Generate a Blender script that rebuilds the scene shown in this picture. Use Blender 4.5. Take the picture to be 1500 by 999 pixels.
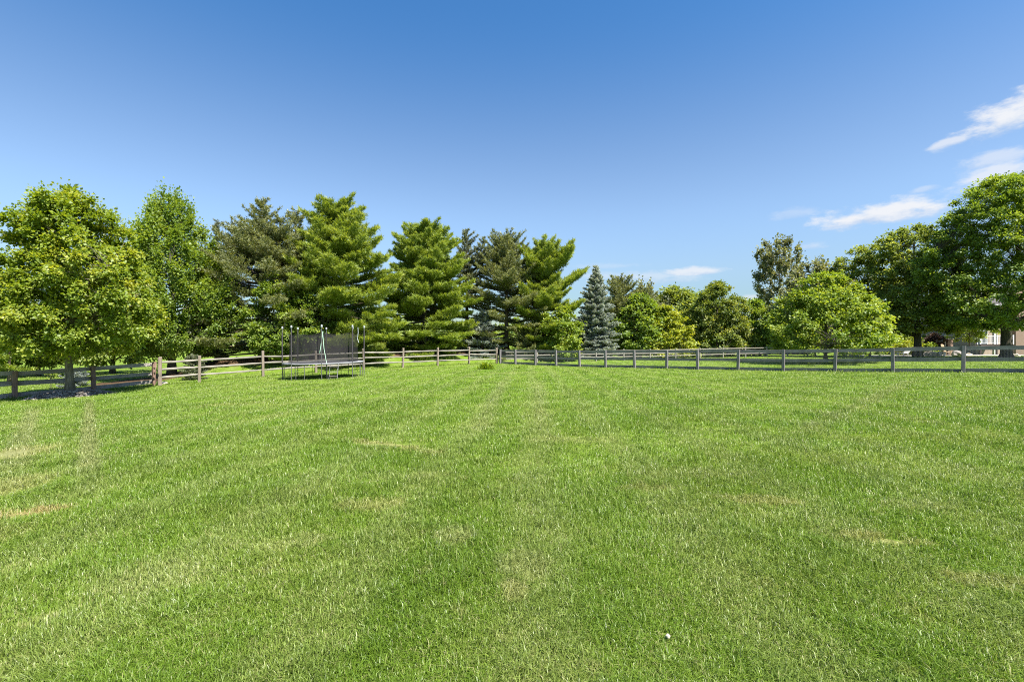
import bpy, math
import numpy as np
from mathutils import Vector, Matrix

# ------------------------------------------------------------------ camera, sky, sun, exposure
for o in list(bpy.data.objects):
    bpy.data.objects.remove(o)
SC = bpy.context.scene
COL = SC.collection
F = 708.0                     # focal length of the photograph in its own pixels (1500 wide)
CAMZ = 1.5
cd = bpy.data.cameras.new('camera')
cd.lens = 17.0
cd.sensor_width = 36.0
cd.clip_start = 0.05
cd.clip_end = 3000
cam = bpy.data.objects.new('camera', cd)
cam.location = (0, 0, CAMZ)
cam.rotation_euler = (math.radians(90), 0, 0)
COL.objects.link(cam)
SC.camera = cam

SUN = Vector((0.42, -0.37, 0.83)).normalized()
sun_el = math.asin(SUN.z)
sun_rot = math.atan2(SUN.x, SUN.y)
sl = bpy.data.lights.new('sun', 'SUN')
sl.energy = 5.0
sl.angle = math.radians(0.53)
sl.color = (1.0, 0.95, 0.86)
so = bpy.data.objects.new('sun', sl)
so.rotation_euler = SUN.to_track_quat('Z', 'Y').to_euler()
so.location = (20, -20, 40)
COL.objects.link(so)

SC.view_settings.view_transform = 'Standard'
SC.view_settings.look = 'None'
SC.view_settings.gamma = 1.0
SC.view_settings.exposure = 1.35
SKY_STRENGTH = 0.068

SC.cycles.max_bounces = 8
SC.cycles.diffuse_bounces = 4
SC.cycles.transmission_bounces = 4
SC.cycles.transparent_max_bounces = 12
SC.cycles.use_denoising = False
SC.cycles.filter_width = 1.05
SC.cycles.caustics_reflective = False
SC.cycles.caustics_refractive = False


class NT:
    """Small helper that writes a node tree."""
    def __init__(self, tree):
        self.t = tree
        tree.nodes.clear()

    def n(self, kind, props=None, **inp):
        nd = self.t.nodes.new(kind)
        for k, v in (props or {}).items():
            setattr(nd, k, v)
        for k, v in inp.items():
            key = k.replace('_', ' ')
            self.set(nd, key if key in nd.inputs else k, v)
        return nd

    def set(self, nd, key, v):
        s = nd.inputs[key]
        if isinstance(v, bpy.types.NodeSocket):
            self.t.links.new(v, s)
        elif isinstance(v, (tuple, list)) and len(v) == 3 and s.type == 'RGBA':
            s.default_value = (*v, 1)
        else:
            s.default_value = v

    def m(self, op, a, b=None, c=None, clamp=False):
        nd = self.t.nodes.new('ShaderNodeMath')
        nd.operation = op
        nd.use_clamp = clamp
        for i, v in enumerate((a, b, c)):
            if v is not None:
                self.set(nd, i, v)
        return nd.outputs[0]

    def step(self, v, lo, hi):
        nd = self.t.nodes.new('ShaderNodeMapRange')
        nd.interpolation_type = 'SMOOTHSTEP'
        self.set(nd, 0, v)
        nd.inputs[1].default_value = lo
        nd.inputs[2].default_value = hi
        return nd.outputs[0]

    def mix(self, f, a, b, mode='MIX'):
        nd = self.t.nodes.new('ShaderNodeMix')
        nd.data_type = 'RGBA'
        nd.blend_type = mode
        self.set(nd, 0, f)
        self.set(nd, 6, a)
        self.set(nd, 7, b)
        return nd.outputs[2]

    def noise(self, vec, scale, detail=3, rough=0.55, out=0):
        nd = self.t.nodes.new('ShaderNodeTexNoise')
        if vec is not None:
            self.set(nd, 'Vector', vec)
        nd.inputs['Scale'].default_value = scale
        nd.inputs['Detail'].default_value = detail
        nd.inputs['Roughness'].default_value = rough
        return nd.outputs[out]

    def vscale(self, vec, s):
        nd = self.t.nodes.new('ShaderNodeVectorMath')
        nd.operation = 'MULTIPLY'
        self.set(nd, 0, vec)
        nd.inputs[1].default_value = s
        return nd.outputs[0]


def build_world():
    w = bpy.data.worlds.new('World')
    SC.world = w
    w.use_nodes = True
    T = NT(w.node_tree)
    sky = T.n('ShaderNodeTexSky', dict(sky_type='NISHITA', sun_disc=False, sun_elevation=sun_el,
                                      sun_rotation=sun_rot, altitude=200, air_density=1.0,
                                      dust_density=0.35, ozone_density=2.6))
    tc = T.n('ShaderNodeTexCoord')
    sep = T.n('ShaderNodeSeparateXYZ', None, Vector=tc.outputs['Generated'])
    az = T.m('ARCTAN2', sep.outputs[0], sep.outputs[1])
    el = T.m('ARCSINE', sep.outputs[2])
    comb = T.n('ShaderNodeCombineXYZ', None, X=az, Y=T.m('MULTIPLY', el, 2.3), Z=0.0)
    n1 = T.noise(comb.outputs[0], 10.0, 9, 0.64)
    n2 = T.noise(comb.outputs[0], 26.0, 6, 0.6)
    nz = T.m('ADD', T.m('MULTIPLY', n1, 0.65), T.m('MULTIPLY', n2, 0.35))
    dens = None
    bright = None

    def ang(px, py):
        x, z = (px - 750) / F, (499.5 - py) / F
        return math.atan2(x, 1), math.atan2(z, math.hypot(x, 1))
    # clouds low over the right horizon: left tip, right tip, half height (degrees), opacity
    clouds = [((1185, 334), (1428, 290), 1.35, 1.0), ((1360, 296), (1560, 225), 1.5, .75),
              ((1395, 204), (1640, 110), 1.9, 1.0), ((1360, 217), (1430, 200), .5, .7),
              ((1388, 252), (1560, 212), 0.95, .55), ((955, 402), (1075, 397), .62, .8),
              ((850, 404), (1050, 409), 1.0, .4), ((1120, 322), (1190, 310), .75, .25),
              ((1160, 364), (1220, 358), .6, .35), ((1085, 440), (1120, 434), .7, .55),
              ((840, 392), (960, 388), .55, .2), ((1330, 282), (1385, 272), .5, .35)]
    for (a, b, hh, op) in clouds:
        a0, e0 = ang(*a)
        a1, e1 = ang(*b)
        ca, ce = (a0 + a1) / 2, (e0 + e1) / 2
        L = math.hypot(a1 - a0, e1 - e0) / 2
        th = math.atan2(e1 - e0, a1 - a0)
        da = T.m('SUBTRACT', az, ca)
        de = T.m('SUBTRACT', el, ce)
        u = T.m('ADD', T.m('MULTIPLY', da, math.cos(th) / L), T.m('MULTIPLY', de, math.sin(th) / L))
        v = T.m('SUBTRACT', T.m('MULTIPLY', de, math.cos(th) / math.radians(hh)),
                T.m('MULTIPLY', da, math.sin(th) / math.radians(hh)))
        # flatter base, billowing top
        vv = T.m('MULTIPLY', v, T.m('ADD', 1.0, T.m('MULTIPLY', T.m('LESS_THAN', v, 0.0), 0.5)))
        r = T.m('SQRT', T.m('ADD', T.m('MULTIPLY', u, u), T.m('MULTIPLY', vv, vv)))
        q = T.m('ADD', T.m('SUBTRACT', 0.95, r), T.m('MULTIPLY', T.m('SUBTRACT', nz, 0.5), 3.4))
        d = T.m('MULTIPLY', T.step(q, -0.1, 0.6), op)
        d = T.m('MULTIPLY', d, T.step(r, 1.75, 1.0))
        br = T.step(T.m('ADD', v, T.m('MULTIPLY', T.m('SUBTRACT', n2, 0.5), 2.5)), -0.9, 0.35)
        dens = d if dens is None else T.m('MAXIMUM', dens, d)
        bright = T.m('MULTIPLY', br, d) if bright is None else T.m('MAXIMUM', bright, T.m('MULTIPLY', br, d))
    rel = T.m('DIVIDE', bright, T.m('MAXIMUM', dens, 0.001), clamp=True)
    ccol = T.mix(rel, (0.20, 0.255, 0.345), (0.345, 0.355, 0.375))
    skyc = T.mix(1.0, sky.outputs[0], (SKY_STRENGTH,) * 3, 'MULTIPLY')
    sat = T.m('ADD', T.m('ADD', 1.02, T.m('MULTIPLY', T.step(el, .14, .0), .5)), T.m('MULTIPLY', T.step(el, .25, .62), .26))
    val = T.m('ADD', T.m('ADD', .58, T.m('MULTIPLY', T.step(el, -.02, .26), .54)), T.m('MULTIPLY', T.step(el, .3, .65), .08))
    hsv = T.n('ShaderNodeHueSaturation', None, Color=skyc, Saturation=sat, Value=val, Hue=0.5)
    final = T.mix(dens, hsv.outputs[0], ccol)
    bg = T.n('ShaderNodeBackground', None, Color=final, Strength=1.0)
    out = T.n('ShaderNodeOutputWorld', None, Surface=bg.outputs[0])


build_world()

# ------------------------------------------------------------------ terrain
ctrl = [(0, 0, 0), (-3, 2, -.02), (3, 2, 0), (0, -8, .1), (-8, -6, 0), (8, -6, .15), (0, 8, -.06), (7, 9, .0), (-8, 9, -.32),
        (-16, 10, -.85), (16, 10, .1), (-26, 4, -1.15), (26, 4, .25), (0, 18, -.28), (12, 20, -.17), (-12, 20, -.58),
        (0, 30, -.45), (8, 32, -.42), (-6, 30, -.5),
        (-23.6, 17.5, -1.1), (-22.1, 21.6, -1.08), (-20.9, 24.2, -1.03), (-19.2, 25.9, -.87), (-17.2, 26.9, -.82),
        (-15.2, 29.8, -.69), (-12.9, 32.3, -.64), (-10.7, 35, -.6), (-8.5, 37.5, -.58), (-6.2, 40, -.56), (-3.8, 42.7, -.56), (-1.4, 45, -.62),
        (5.6, 39.6, -.62), (12.8, 33.6, -.48), (18.9, 28.4, -.32), (23.1, 24.8, -.11), (27, 21.5, .02),
        (42, 42, .05), (30, 39, -.12), (25, 36, -.3), (18, 40, -.4), (10, 48, -.62), (22, 52, -.4), (35, 50, -.18), (50, 60, -.25), (40, 30, .15),
        (-26, 34, -1.15), (-32, 30, -1.3), (-38, 45, -1.55), (-24, 42, -.95), (-45, 25, -1.6), (0, 64, -.7), (-16, 60, -.8), (60, 80, -.3), (0, 90, -.8), (-50, 80, -1.4)]
for k in range(12):
    a = k * math.pi / 6
    ctrl.append((170 * math.cos(a), 170 * math.sin(a), -0.9))
ctrl = np.array(ctrl, float)


def _phi(d2):
    return 0.5 * d2 * np.log(d2 + 1e-9)


def _solve():
    n = len(ctrl)
    P = np.c_[np.ones(n), ctrl[:, :2]]
    d2 = ((ctrl[:, None, :2] - ctrl[None, :, :2]) ** 2).sum(-1)
    A = np.zeros((n + 3, n + 3))
    A[:n, :n] = _phi(d2) + np.eye(n) * 6.0
    A[:n, n:] = P
    A[n:, :n] = P.T
    return np.linalg.solve(A, np.r_[ctrl[:, 2], 0, 0, 0])


_W = _solve()
CREST = np.array([(-20.5, 36), (-17, 37.5), (-13.5, 41.5), (-9, 47.5), (-4.5, 51.5), (3.5, 52.5), (8.5, 54.5)])


def crest_dist(x, y):
    d = np.full(np.shape(x), 1e9)
    for a, b in zip(CREST[:-1], CREST[1:]):
        ab = b - a
        t = np.clip(((x - a[0]) * ab[0] + (y - a[1]) * ab[1]) / (ab @ ab), 0, 1)
        d = np.minimum(d, np.hypot(x - a[0] - t * ab[0], y - a[1] - t * ab[1]))
    return d


def ground(x, y):
    x = np.asarray(x, float)
    y = np.asarray(y, float)
    xf, yf = x.ravel(), y.ravel()
    z = np.empty(len(xf))
    for s in range(0, len(xf), 100000):
        xs, ys = xf[s:s + 100000], yf[s:s + 100000]
        d2 = (xs[:, None] - ctrl[None, :, 0]) ** 2 + (ys[:, None] - ctrl[None, :, 1]) ** 2
        z[s:s + 100000] = _phi(d2) @ _W[:-3] + _W[-3] + _W[-2] * xs + _W[-1] * ys
    r = np.hypot(xf, yf)
    k = np.clip((r - 100) / 60, 0, 1)
    z = z * (1 - k) + (-0.9) * k
    z += 1.15 * np.exp(-(crest_dist(xf, yf) / 3.3) ** 2)
    return z.reshape(x.shape)


def gz(x, y):
    return float(ground(np.array([x]), np.array([y]))[0])


def at(px, Y):
    """Ground point seen in the photograph's column px, Y metres in front."""
    x = (px - 750) * Y / F
    return Vector((x, Y, gz(x, Y)))


def hit(px, py):
    """Where the view ray of a photograph's pixel meets the lawn."""
    Y = 2.0
    Ys = np.concatenate([np.linspace(1.5, 12, 600), np.linspace(12, 60, 1200)])
    z = ground((px - 750) * Ys / F, Ys)
    ray = CAMZ - (py - 499.5) * Ys / F
    i = int(np.argmax(ray < z))
    return Vector(((px - 750) * Ys[i] / F, Ys[i], z[i]))


def zat(py, Y):
    return CAMZ - (py - 499.5) * Y / F


# ------------------------------------------------------------------ mesh helpers
def np_mesh(name, verts, faces_flat, loop_start, loop_total, attrs=None, smooth=False):
    me = bpy.data.meshes.new(name)
    nv, nl, nf = len(verts), len(faces_flat), len(loop_start)
    me.vertices.add(nv)
    me.vertices.foreach_set('co', np.ascontiguousarray(verts, np.float32).ravel())
    me.loops.add(nl)
    me.loops.foreach_set('vertex_index', np.ascontiguousarray(faces_flat, np.int32))
    me.polygons.add(nf)
    me.polygons.foreach_set('loop_start', np.ascontiguousarray(loop_start, np.int32))
    me.polygons.foreach_set('loop_total', np.ascontiguousarray(loop_total, np.int32))
    for k, v in (attrs or {}).items():
        a = me.attributes.new(k, 'FLOAT', 'FACE')
        a.data.foreach_set('value', np.ascontiguousarray(v, np.float32))
    if smooth:
        me.polygons.foreach_set('use_smooth', np.ones(nf, bool))
    me.update(calc_edges=True)
    return me


class MB:
    """Collects boxes, tubes, lathes and sheets and builds them as one mesh."""
    def __init__(self):
        self.v, self.f = [], []

    def add(self, vs, fs):
        b = len(self.v)
        self.v.extend([tuple(p) for p in vs])
        self.f.extend([tuple(b + i for i in q) for q in fs])

    def box(self, c, s, M=None, bev=0.0):
        x, y, z = s[0] / 2, s[1] / 2, s[2] / 2
        if bev <= 0:
            vs = [Vector((i * x, j * y, k * z)) for k in (-1, 1) for j in (-1, 1) for i in (-1, 1)]
            fs = [(0, 2, 3, 1), (4, 5, 7, 6), (0, 1, 5, 4), (2, 6, 7, 3), (0, 4, 6, 2), (1, 3, 7, 5)]
        else:
            import bmesh
            bm = bmesh.new()
            bmesh.ops.create_cube(bm, size=1, matrix=Matrix.Diagonal((*s, 1)))
            bmesh.ops.bevel(bm, geom=bm.edges[:], offset=bev, segments=1, affect='EDGES', profile=.5)
            vs = [v.co.copy() for v in bm.verts]
            fs = [tuple(v.index for v in f.verts) for f in bm.faces]
            bm.free()
        if M is not None:
            vs = [M @ p for p in vs]
        self.add([Vector(c) + p for p in vs], fs)

    def tube(self, pts, rad, seg=6, cap=True):
        pts = [Vector(p) for p in pts]
        if not hasattr(rad, '__len__'):
            rad = [rad] * len(pts)
        vs, fs = [], []
        prev = None
        for i, p in enumerate(pts):
            d = (pts[min(i + 1, len(pts) - 1)] - pts[max(i - 1, 0)]).normalized()
            u = d.cross(Vector((0, 0, 1)) if abs(d.z) < .9 else Vector((1, 0, 0))).normalized()
            if prev is not None:
                u2 = prev - d * prev.dot(d)
                if u2.length > 1e-3:
                    u = u2.normalized()
            prev = u
            w = d.cross(u)
            for k in range(seg):
                a = 2 * math.pi * k / seg
                vs.append(p + (u * math.cos(a) + w * math.sin(a)) * rad[i])
        for i in range(len(pts) - 1):
            for k in range(seg):
                a, b = i * seg + k, i * seg + (k + 1) % seg
                fs.append((a, b, b + seg, a + seg))
        if cap:
            fs.append(tuple(range(seg))[::-1])
            fs.append(tuple((len(pts) - 1) * seg + k for k in range(seg)))
        self.add(vs, fs)

    def build(self, name, mat, parent=None, smooth=False):
        me = bpy.data.meshes.new(name)
        me.from_pydata(self.v, [], self.f)
        if smooth:
            me.polygons.foreach_set('use_smooth', np.ones(len(self.f), bool))
        me.update()
        return link(name, me, mat, parent)


def link(name, me, mat, parent=None):
    o = bpy.data.objects.new(name, me)
    COL.objects.link(o)
    if mat is not None:
        me.materials.append(mat)
    if parent is not None:
        o.parent = parent
    return o


def thing(name, label, cat, loc, group=None, rz=0):
    o = bpy.data.objects.new(name, None)
    o.empty_display_size = .2
    COL.objects.link(o)
    o.location = loc
    o.rotation_euler = (0, 0, rz)
    return tag(o, label, cat, group)


def tag(o, label, cat, group=None):
    o['label'] = label
    o['category'] = cat
    if group:
        o['group'] = group
    return o


# ------------------------------------------------------------------ materials
def mat(name):
    m = bpy.data.materials.new(name)
    m.use_nodes = True
    return m, NT(m.node_tree)


def principled(T, color, rough=.8, spec=.3, bump=None, bstr=.3, bdist=.02, **kw):
    p = T.n('ShaderNodeBsdfPrincipled', None, Base_Color=color, Roughness=rough, **kw)
    p.inputs['Specular IOR Level'].default_value = spec
    if bump is not None:
        b = T.n('ShaderNodeBump', None, Height=bump, Strength=bstr, Distance=bdist)
        T.set(p, 'Normal', b.outputs[0])
    T.n('ShaderNodeOutputMaterial', None, Surface=p.outputs[0])
    return p


def wood_mat(name, dark, light, stretch=(1.2, 22, 22)):
    m, T = mat(name)
    tc = T.n('ShaderNodeTexCoord')
    oi = T.n('ShaderNodeObjectInfo')
    off = T.n('ShaderNodeVectorMath', dict(operation='ADD'))
    T.set(off, 0, T.vscale(tc.outputs['Object'], stretch))
    sc_ = T.n('ShaderNodeCombineXYZ', None, X=T.m('MULTIPLY', oi.outputs['Random'], 37.0), Y=0.0, Z=0.0)
    T.set(off, 1, sc_.outputs[0])
    g = T.noise(off.outputs[0], 1.0, 6, .65)
    blot = T.noise(tc.outputs['Object'], 2.3, 3)
    f = T.m('ADD', T.m('MULTIPLY', T.step(g, .3, .72), .65), T.m('MULTIPLY', T.step(blot, .35, .7), .35))
    c = T.mix(f, dark, light)
    c = T.mix(T.m('MULTIPLY', oi.outputs['Random'], .45), c, tuple(x * .62 for x in light))
    principled(T, c, .85, .2, g, .5, .01)
    return m


def plain_mat(name, col, rough=.6, metal=0.0, var=.25, scale=14):
    m, T = mat(name)
    tc = T.n('ShaderNodeTexCoord')
    n = T.noise(tc.outputs['Object'], scale, 4)
    c = T.mix(n, tuple(x * (1 - var) for x in col), tuple(min(1, x * (1 + var)) for x in col))
    principled(T, c, rough, .3, n, .15, .01, Metallic=metal)
    return m


def bark_mat(name, dark, light):
    m, T = mat(name)
    tc = T.n('ShaderNodeTexCoord')
    n = T.noise(T.vscale(tc.outputs['Object'], (16, 16, 3)), 1.0, 5, .65)
    n2 = T.noise(tc.outputs['Object'], 1.7, 3)
    c = T.mix(T.step(n, .3, .7), dark, light)
    c = T.mix(T.m('MULTIPLY', n2, .35), c, (.10, .11, .07))
    principled(T, c, .95, .1, n, .9, .04)
    return m


def foliage_mat(name, dark, mid, light, trans=.38, gloss=.03, patch=.5):
    m, T = mat(name)
    at_ = T.n('ShaderNodeAttribute', dict(attribute_name='tone'))
    geo = T.n('ShaderNodeNewGeometry')
    n = T.noise(geo.outputs['Position'], 1.1, 3)
    dark = tuple(.45 * a + .55 * b for a, b in zip(dark, mid))
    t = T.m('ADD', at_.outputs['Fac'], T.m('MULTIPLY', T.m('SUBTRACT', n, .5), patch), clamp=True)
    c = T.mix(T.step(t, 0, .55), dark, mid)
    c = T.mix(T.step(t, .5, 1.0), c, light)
    d = T.n('ShaderNodeBsdfDiffuse', None, Color=c)
    tr = T.n('ShaderNodeBsdfTranslucent', None, Color=T.mix(1.0, c, (1.75, 1.6, .7), 'MULTIPLY'))
    mx = T.n('ShaderNodeMixShader', None, Fac=trans)
    T.set(mx, 1, d.outputs[0])
    T.set(mx, 2, tr.outputs[0])
    gl = T.n('ShaderNodeBsdfGlossy', None, Color=(.9, .95, 1), Roughness=.55)
    m2 = T.n('ShaderNodeMixShader', None, Fac=gloss)
    T.set(m2, 1, mx.outputs[0])
    T.set(m2, 2, gl.outputs[0])
    T.n('ShaderNodeOutputMaterial', None, Surface=m2.outputs[0])
    return m


def lawn_colour(T):
    """The lawn's own colours: two greens, straw and bare soil patches, in world position."""
    geo = T.n('ShaderNodeNewGeometry')
    P = geo.outputs['Position']
    sep = T.n('ShaderNodeSeparateXYZ', None, Vector=P)
    X, Y = sep.outputs[0], sep.outputs[1]
    big = T.noise(P, .16, 3)
    mid = T.noise(P, .75, 4, .6)
    fine = T.noise(P, 2.6, 4, .6)
    c = T.mix(T.step(big, .3, .7), (.128, .216, .020), (.158, .240, .029))
    c = T.mix(T.m('MULTIPLY', T.step(mid, .42, .72), .6), c, (.215, .262, .062))
    c = T.mix(T.m('MULTIPLY', T.step(fine, .40, .25), .5), c, (.085, .165, .008))
    straw = T.step(T.m('ADD', T.m('MULTIPLY', fine, .55), T.m('MULTIPLY', T.noise(P, 6.5, 3), .45)), .565, .68)
    c = T.mix(T.m('MULTIPLY', straw, .42), c, (.28, .27, .105))
    # mower lanes
    wob = T.m('MULTIPLY', T.noise(P, .3, 2), .5)
    lane = T.m('SINE', T.m('MULTIPLY', T.m('ADD', T.m('ADD', X, T.m('MULTIPLY', Y, -.04)), wob), 5.2))
    c = T.mix(T.m('MULTIPLY', T.step(lane, -.2, .9), .38), c, (.225, .27, .085))
    # worn patches: centre, half sizes, angle, colour, strength
    soil, tan, pale = (.38, .27, .14), (.36, .31, .15), (.32, .32, .15)
    marks = [((20, 757), .45, .15, .35, soil, 1.1), ((-60, 790), .5, .3, 0, tan, .6), ((4, 668), .75, .9, .2, tan, .8), ((-8, 720), .5, .7, 0, tan, .6),
             ((565, 652), 1.0, .16, -.55, tan, .75), ((620, 664), .4, .12, -.5, tan, .6), ((540, 742), .35, .22, .2, tan, .6), ((668, 790), .18, .22, 0, pale, .7),
             ((765, 835), .22, .25, 0, pale, .55), ((1300, 795), .34, .12, -.4, tan, .75), ((1110, 738), .45, .13, -.1, tan, .7), ((1340, 745), .35, .15, 0, pale, .5),
             ((1460, 865), .35, .12, -.4, tan, .6), ((755, 875), .1, .16, 0, tan, .6), ((750, 546), 2.2, .6, 0, pale, .55), ((700, 552), 1.6, .5, .1, pale, .4),
             ((225, 850), .5, .25, 0, pale, .35), ((590, 700), .6, .25, 0, pale, .4), ((1020, 700), .7, .25, 0, pale, .4), ((330, 594), 1.2, .35, .3, tan, .45),
             ((430, 800), .35, .16, .3, pale, .5), ((950, 720), .3, .1, 0, tan, .5), ((830, 645), .8, .3, 0, pale, .4)]
    warp = T.m('MULTIPLY', T.m('SUBTRACT', T.noise(P, 8.0, 6, .68), .5), 3.2)
    for (p, hx, hy, an, colr, st) in marks:
        w = hit(*p)
        dx = T.m('SUBTRACT', X, w.x)
        dy = T.m('SUBTRACT', Y, w.y)
        u = T.m('ADD', T.m('MULTIPLY', dx, math.cos(an) / hx), T.m('MULTIPLY', dy, math.sin(an) / hx))
        v = T.m('SUBTRACT', T.m('MULTIPLY', dy, math.cos(an) / hy), T.m('MULTIPLY', dx, math.sin(an) / hy))
        r = T.m('ADD', T.m('ADD', T.m('MULTIPLY', u, u), T.m('MULTIPLY', v, v)), warp)
        c = T.mix(T.m('MULTIPLY', T.step(r, 1.15, .35), st * .62), c, colr)
    # two pale wheel tracks down the left side of the lawn
    for (a, b, wd, st) in [((130, 700), (131, 590), .15, .5), ((18, 690), (48, 600), .22, .45), ((1165, 640), (1330, 560), .25, .28), ((700, 640), (735, 560), .25, .25), ((800, 640), (790, 560), .25, .25)]:
        A, B = hit(*a), hit(*b)
        d = (B - A).to_2d()
        L = d.length
        d /= L
        dx = T.m('SUBTRACT', X, A.x)
        dy = T.m('SUBTRACT', Y, A.y)
        al = T.m('ADD', T.m('MULTIPLY', dx, d.x), T.m('MULTIPLY', dy, d.y))
        ac = T.m('ABSOLUTE', T.m('SUBTRACT', T.m('MULTIPLY', dx, d.y), T.m('MULTIPLY', dy, d.x)))
        ac = T.m('ADD', ac, T.m('MULTIPLY', warp, wd * .7))
        msk = T.m('MULTIPLY', T.step(ac, wd * 1.3, wd * .3), T.m('MULTIPLY', T.step(al, -2.0, 1.5), T.step(al, L + 3, L - 2)))
        c = T.mix(T.m('MULTIPLY', msk, st), c, (.27, .26, .14))
    return c, P


def lawn_mats():
    m, T = mat('lawn_ground')
    c, P = lawn_colour(T)
    at_ = T.n('ShaderNodeAttribute', dict(attribute_name='needle_bed'))
    nb = T.step(T.m('ADD', at_.outputs['Fac'], T.m('MULTIPLY', T.m('SUBTRACT', T.noise(P, .8, 4), .5), .8)), .45, .65)
    nn = T.noise(P, 9.0, 4)
    soilc = T.mix(nn, (.06, .040, .026), (.17, .105, .062))
    c = T.mix(nb, c, soilc)
    f = T.noise(T.vscale(P, (1, 1, .3)), 26, 4, .7)
    c = T.mix(T.step(f, .35, .7), T.mix(1.0, c, (.72, .75, .65), 'MULTIPLY'), c)
    principled(T, c, 1.0, .05, f, .8, .05)
    g, T = mat('grass_blade')
    c, P = lawn_colour(T)
    tone = T.n('ShaderNodeAttribute', dict(attribute_name='tone')).outputs['Fac']
    dry = T.n('ShaderNodeAttribute', dict(attribute_name='dry')).outputs['Fac']
    c = T.mix(tone, T.mix(1.0, c, (.70, .77, .6), 'MULTIPLY'), T.mix(1.0, c, (1.38, 1.32, 1.2), 'MULTIPLY'))
    c = T.mix(dry, c, (.33, .325, .13))
    d = T.n('ShaderNodeBsdfDiffuse', None, Color=c)
    tr = T.n('ShaderNodeBsdfTranslucent', None, Color=T.mix(1.0, c, (1.15, 1.2, .7), 'MULTIPLY'))
    mx = T.n('ShaderNodeMixShader', None, Fac=.34)
    T.set(mx, 1, d.outputs[0])
    T.set(mx, 2, tr.outputs[0])
    gl = T.n('ShaderNodeBsdfGlossy', None, Color=(1, 1, 1), Roughness=.42)
    m2 = T.n('ShaderNodeMixShader', None, Fac=.028)
    T.set(m2, 1, mx.outputs[0])
    T.set(m2, 2, gl.outputs[0])
    T.n('ShaderNodeOutputMaterial', None, Surface=m2.outputs[0])
    return m, g


M_GROUND, M_BLADE = lawn_mats()
M_BOARD = wood_mat('grey_board', (.105, .098, .098), (.30, .28, .275))
M_POSTG = wood_mat('grey_post', (.11, .10, .105), (.27, .25, .26), (22, 22, 1.2))
M_LBOARD = wood_mat('pale_board', (.17, .15, .14), (.46, .42, .38))
M_LPOST = wood_mat('brown_post', (.14, .085, .065), (.34, .23, .18), (22, 22, 1.2))
M_RAIL = wood_mat('split_rail', (.165, .145, .13), (.38, .35, .305))
M_RPOST = wood_mat('rail_post', (.13, .105, .085), (.33, .27, .22), (22, 22, 1.2))
M_FAR = wood_mat('far_fence_wood', (.18, .165, .15), (.36, .33, .29))
M_WIRE = plain_mat('galvanised_wire', (.34, .35, .36), .5, .6)
M_STEEL = plain_mat('galvanised_tube', (.24, .245, .25), .45, .5, .12)
M_DARKSTEEL = plain_mat('dull_steel', (.15, .15, .155), .55, .4, .15)
M_DARKTUBE = plain_mat('foam_sleeve', (.055, .05, .055), .7, 0, .3)
M_PAD = plain_mat('faded_pad', (.25, .25, .27), .7, 0, .25)
M_MATBLACK = plain_mat('jump_mat', (.018, .018, .02), .7, 0, .2)
M_CAP = plain_mat('pale_cap', (.34, .37, .39), .5, 0, .1)
M_ROPE = plain_mat('pale_green_rope', (.42, .62, .48), .8, 0, .15)
M_WHITE = plain_mat('white_paint', (.62, .62, .61), .5, 0, .06)
M_DARKWOOD = plain_mat('dark_timber', (.055, .042, .034), .8, 0, .25)
M_STONE = plain_mat('pale_stone', (.50, .44, .37), .9, 0, .3, 5)
M_STONEG = plain_mat('grey_stone', (.34, .31, .29), .9, 0, .3, 5)
M_SHINGLE = plain_mat('roof_shingle', (.11, .10, .10), .9, 0, .3, 8)
M_PEB = plain_mat('white_pebble', (.52, .47, .33), .7, 0, .12, 30)


def net_mat():
    m, T = mat('net_fabric')
    tc = T.n('ShaderNodeTexCoord')
    n = T.noise(tc.outputs['Object'], 2.2, 3)
    d = T.n('ShaderNodeBsdfDiffuse', None, Color=(.040, .038, .040))
    tr = T.n('ShaderNodeBsdfTransparent', None, Color=(1, 1, 1))
    mx = T.n('ShaderNodeMixShader', None, Fac=T.m('ADD', .40, T.m('MULTIPLY', n, .26)))
    T.set(mx, 1, d.outputs[0])
    T.set(mx, 2, tr.outputs[0])
    T.n('ShaderNodeOutputMaterial', None, Surface=mx.outputs[0])
    return m


def brick_mat(name, a, b, mortar):
    m, T = mat(name)
    tc = T.n('ShaderNodeTexCoord')
    sep = T.n('ShaderNodeSeparateXYZ', None, Vector=tc.outputs['Object'])
    cb = T.n('ShaderNodeCombineXYZ', None, X=T.m('ADD', sep.outputs[0], sep.outputs[1]), Y=sep.outputs[2], Z=0.0)
    bk = T.n('ShaderNodeTexBrick', None, Vector=cb.outputs[0], Color1=a, Color2=b, Mortar=mortar, Scale=1.0)
    bk.inputs['Brick Width'].default_value = .22
    bk.inputs['Row Height'].default_value = .075
    bk.inputs['Mortar Size'].default_value = .01
    n = T.noise(tc.outputs['Object'], 1.4, 4)
    c = T.mix(T.m('MULTIPLY', n, .3), bk.outputs[0], tuple(x * .7 for x in a))
    principled(T, c, .9, .15, bk.outputs[1], -.3, .01)
    return m


def glass_mat():
    m, T = mat('window_glass')
    tc = T.n('ShaderNodeTexCoord')
    n = T.noise(tc.outputs['Object'], .8, 2)
    principled(T, T.mix(n, (.03, .045, .06), (.07, .1, .14)), .06, .6)
    return m


M_NET = net_mat()
M_BRICK = brick_mat('tan_brick', (.42, .31, .25), (.36, .25, .20), (.45, .41, .37))
M_BRICKR = brick_mat('red_brick', (.27, .165, .12), (.22, .13, .095), (.33, .30, .26))
M_GLASS = glass_mat()

BK_GREY = bark_mat('maple_bark', (.085, .072, .062), (.24, .205, .175))
BK_DARK = bark_mat('dark_bark', (.040, .034, .030), (.13, .11, .09))
BK_PINE = bark_mat('pine_bark', (.055, .042, .034), (.17, .125, .095))

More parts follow.
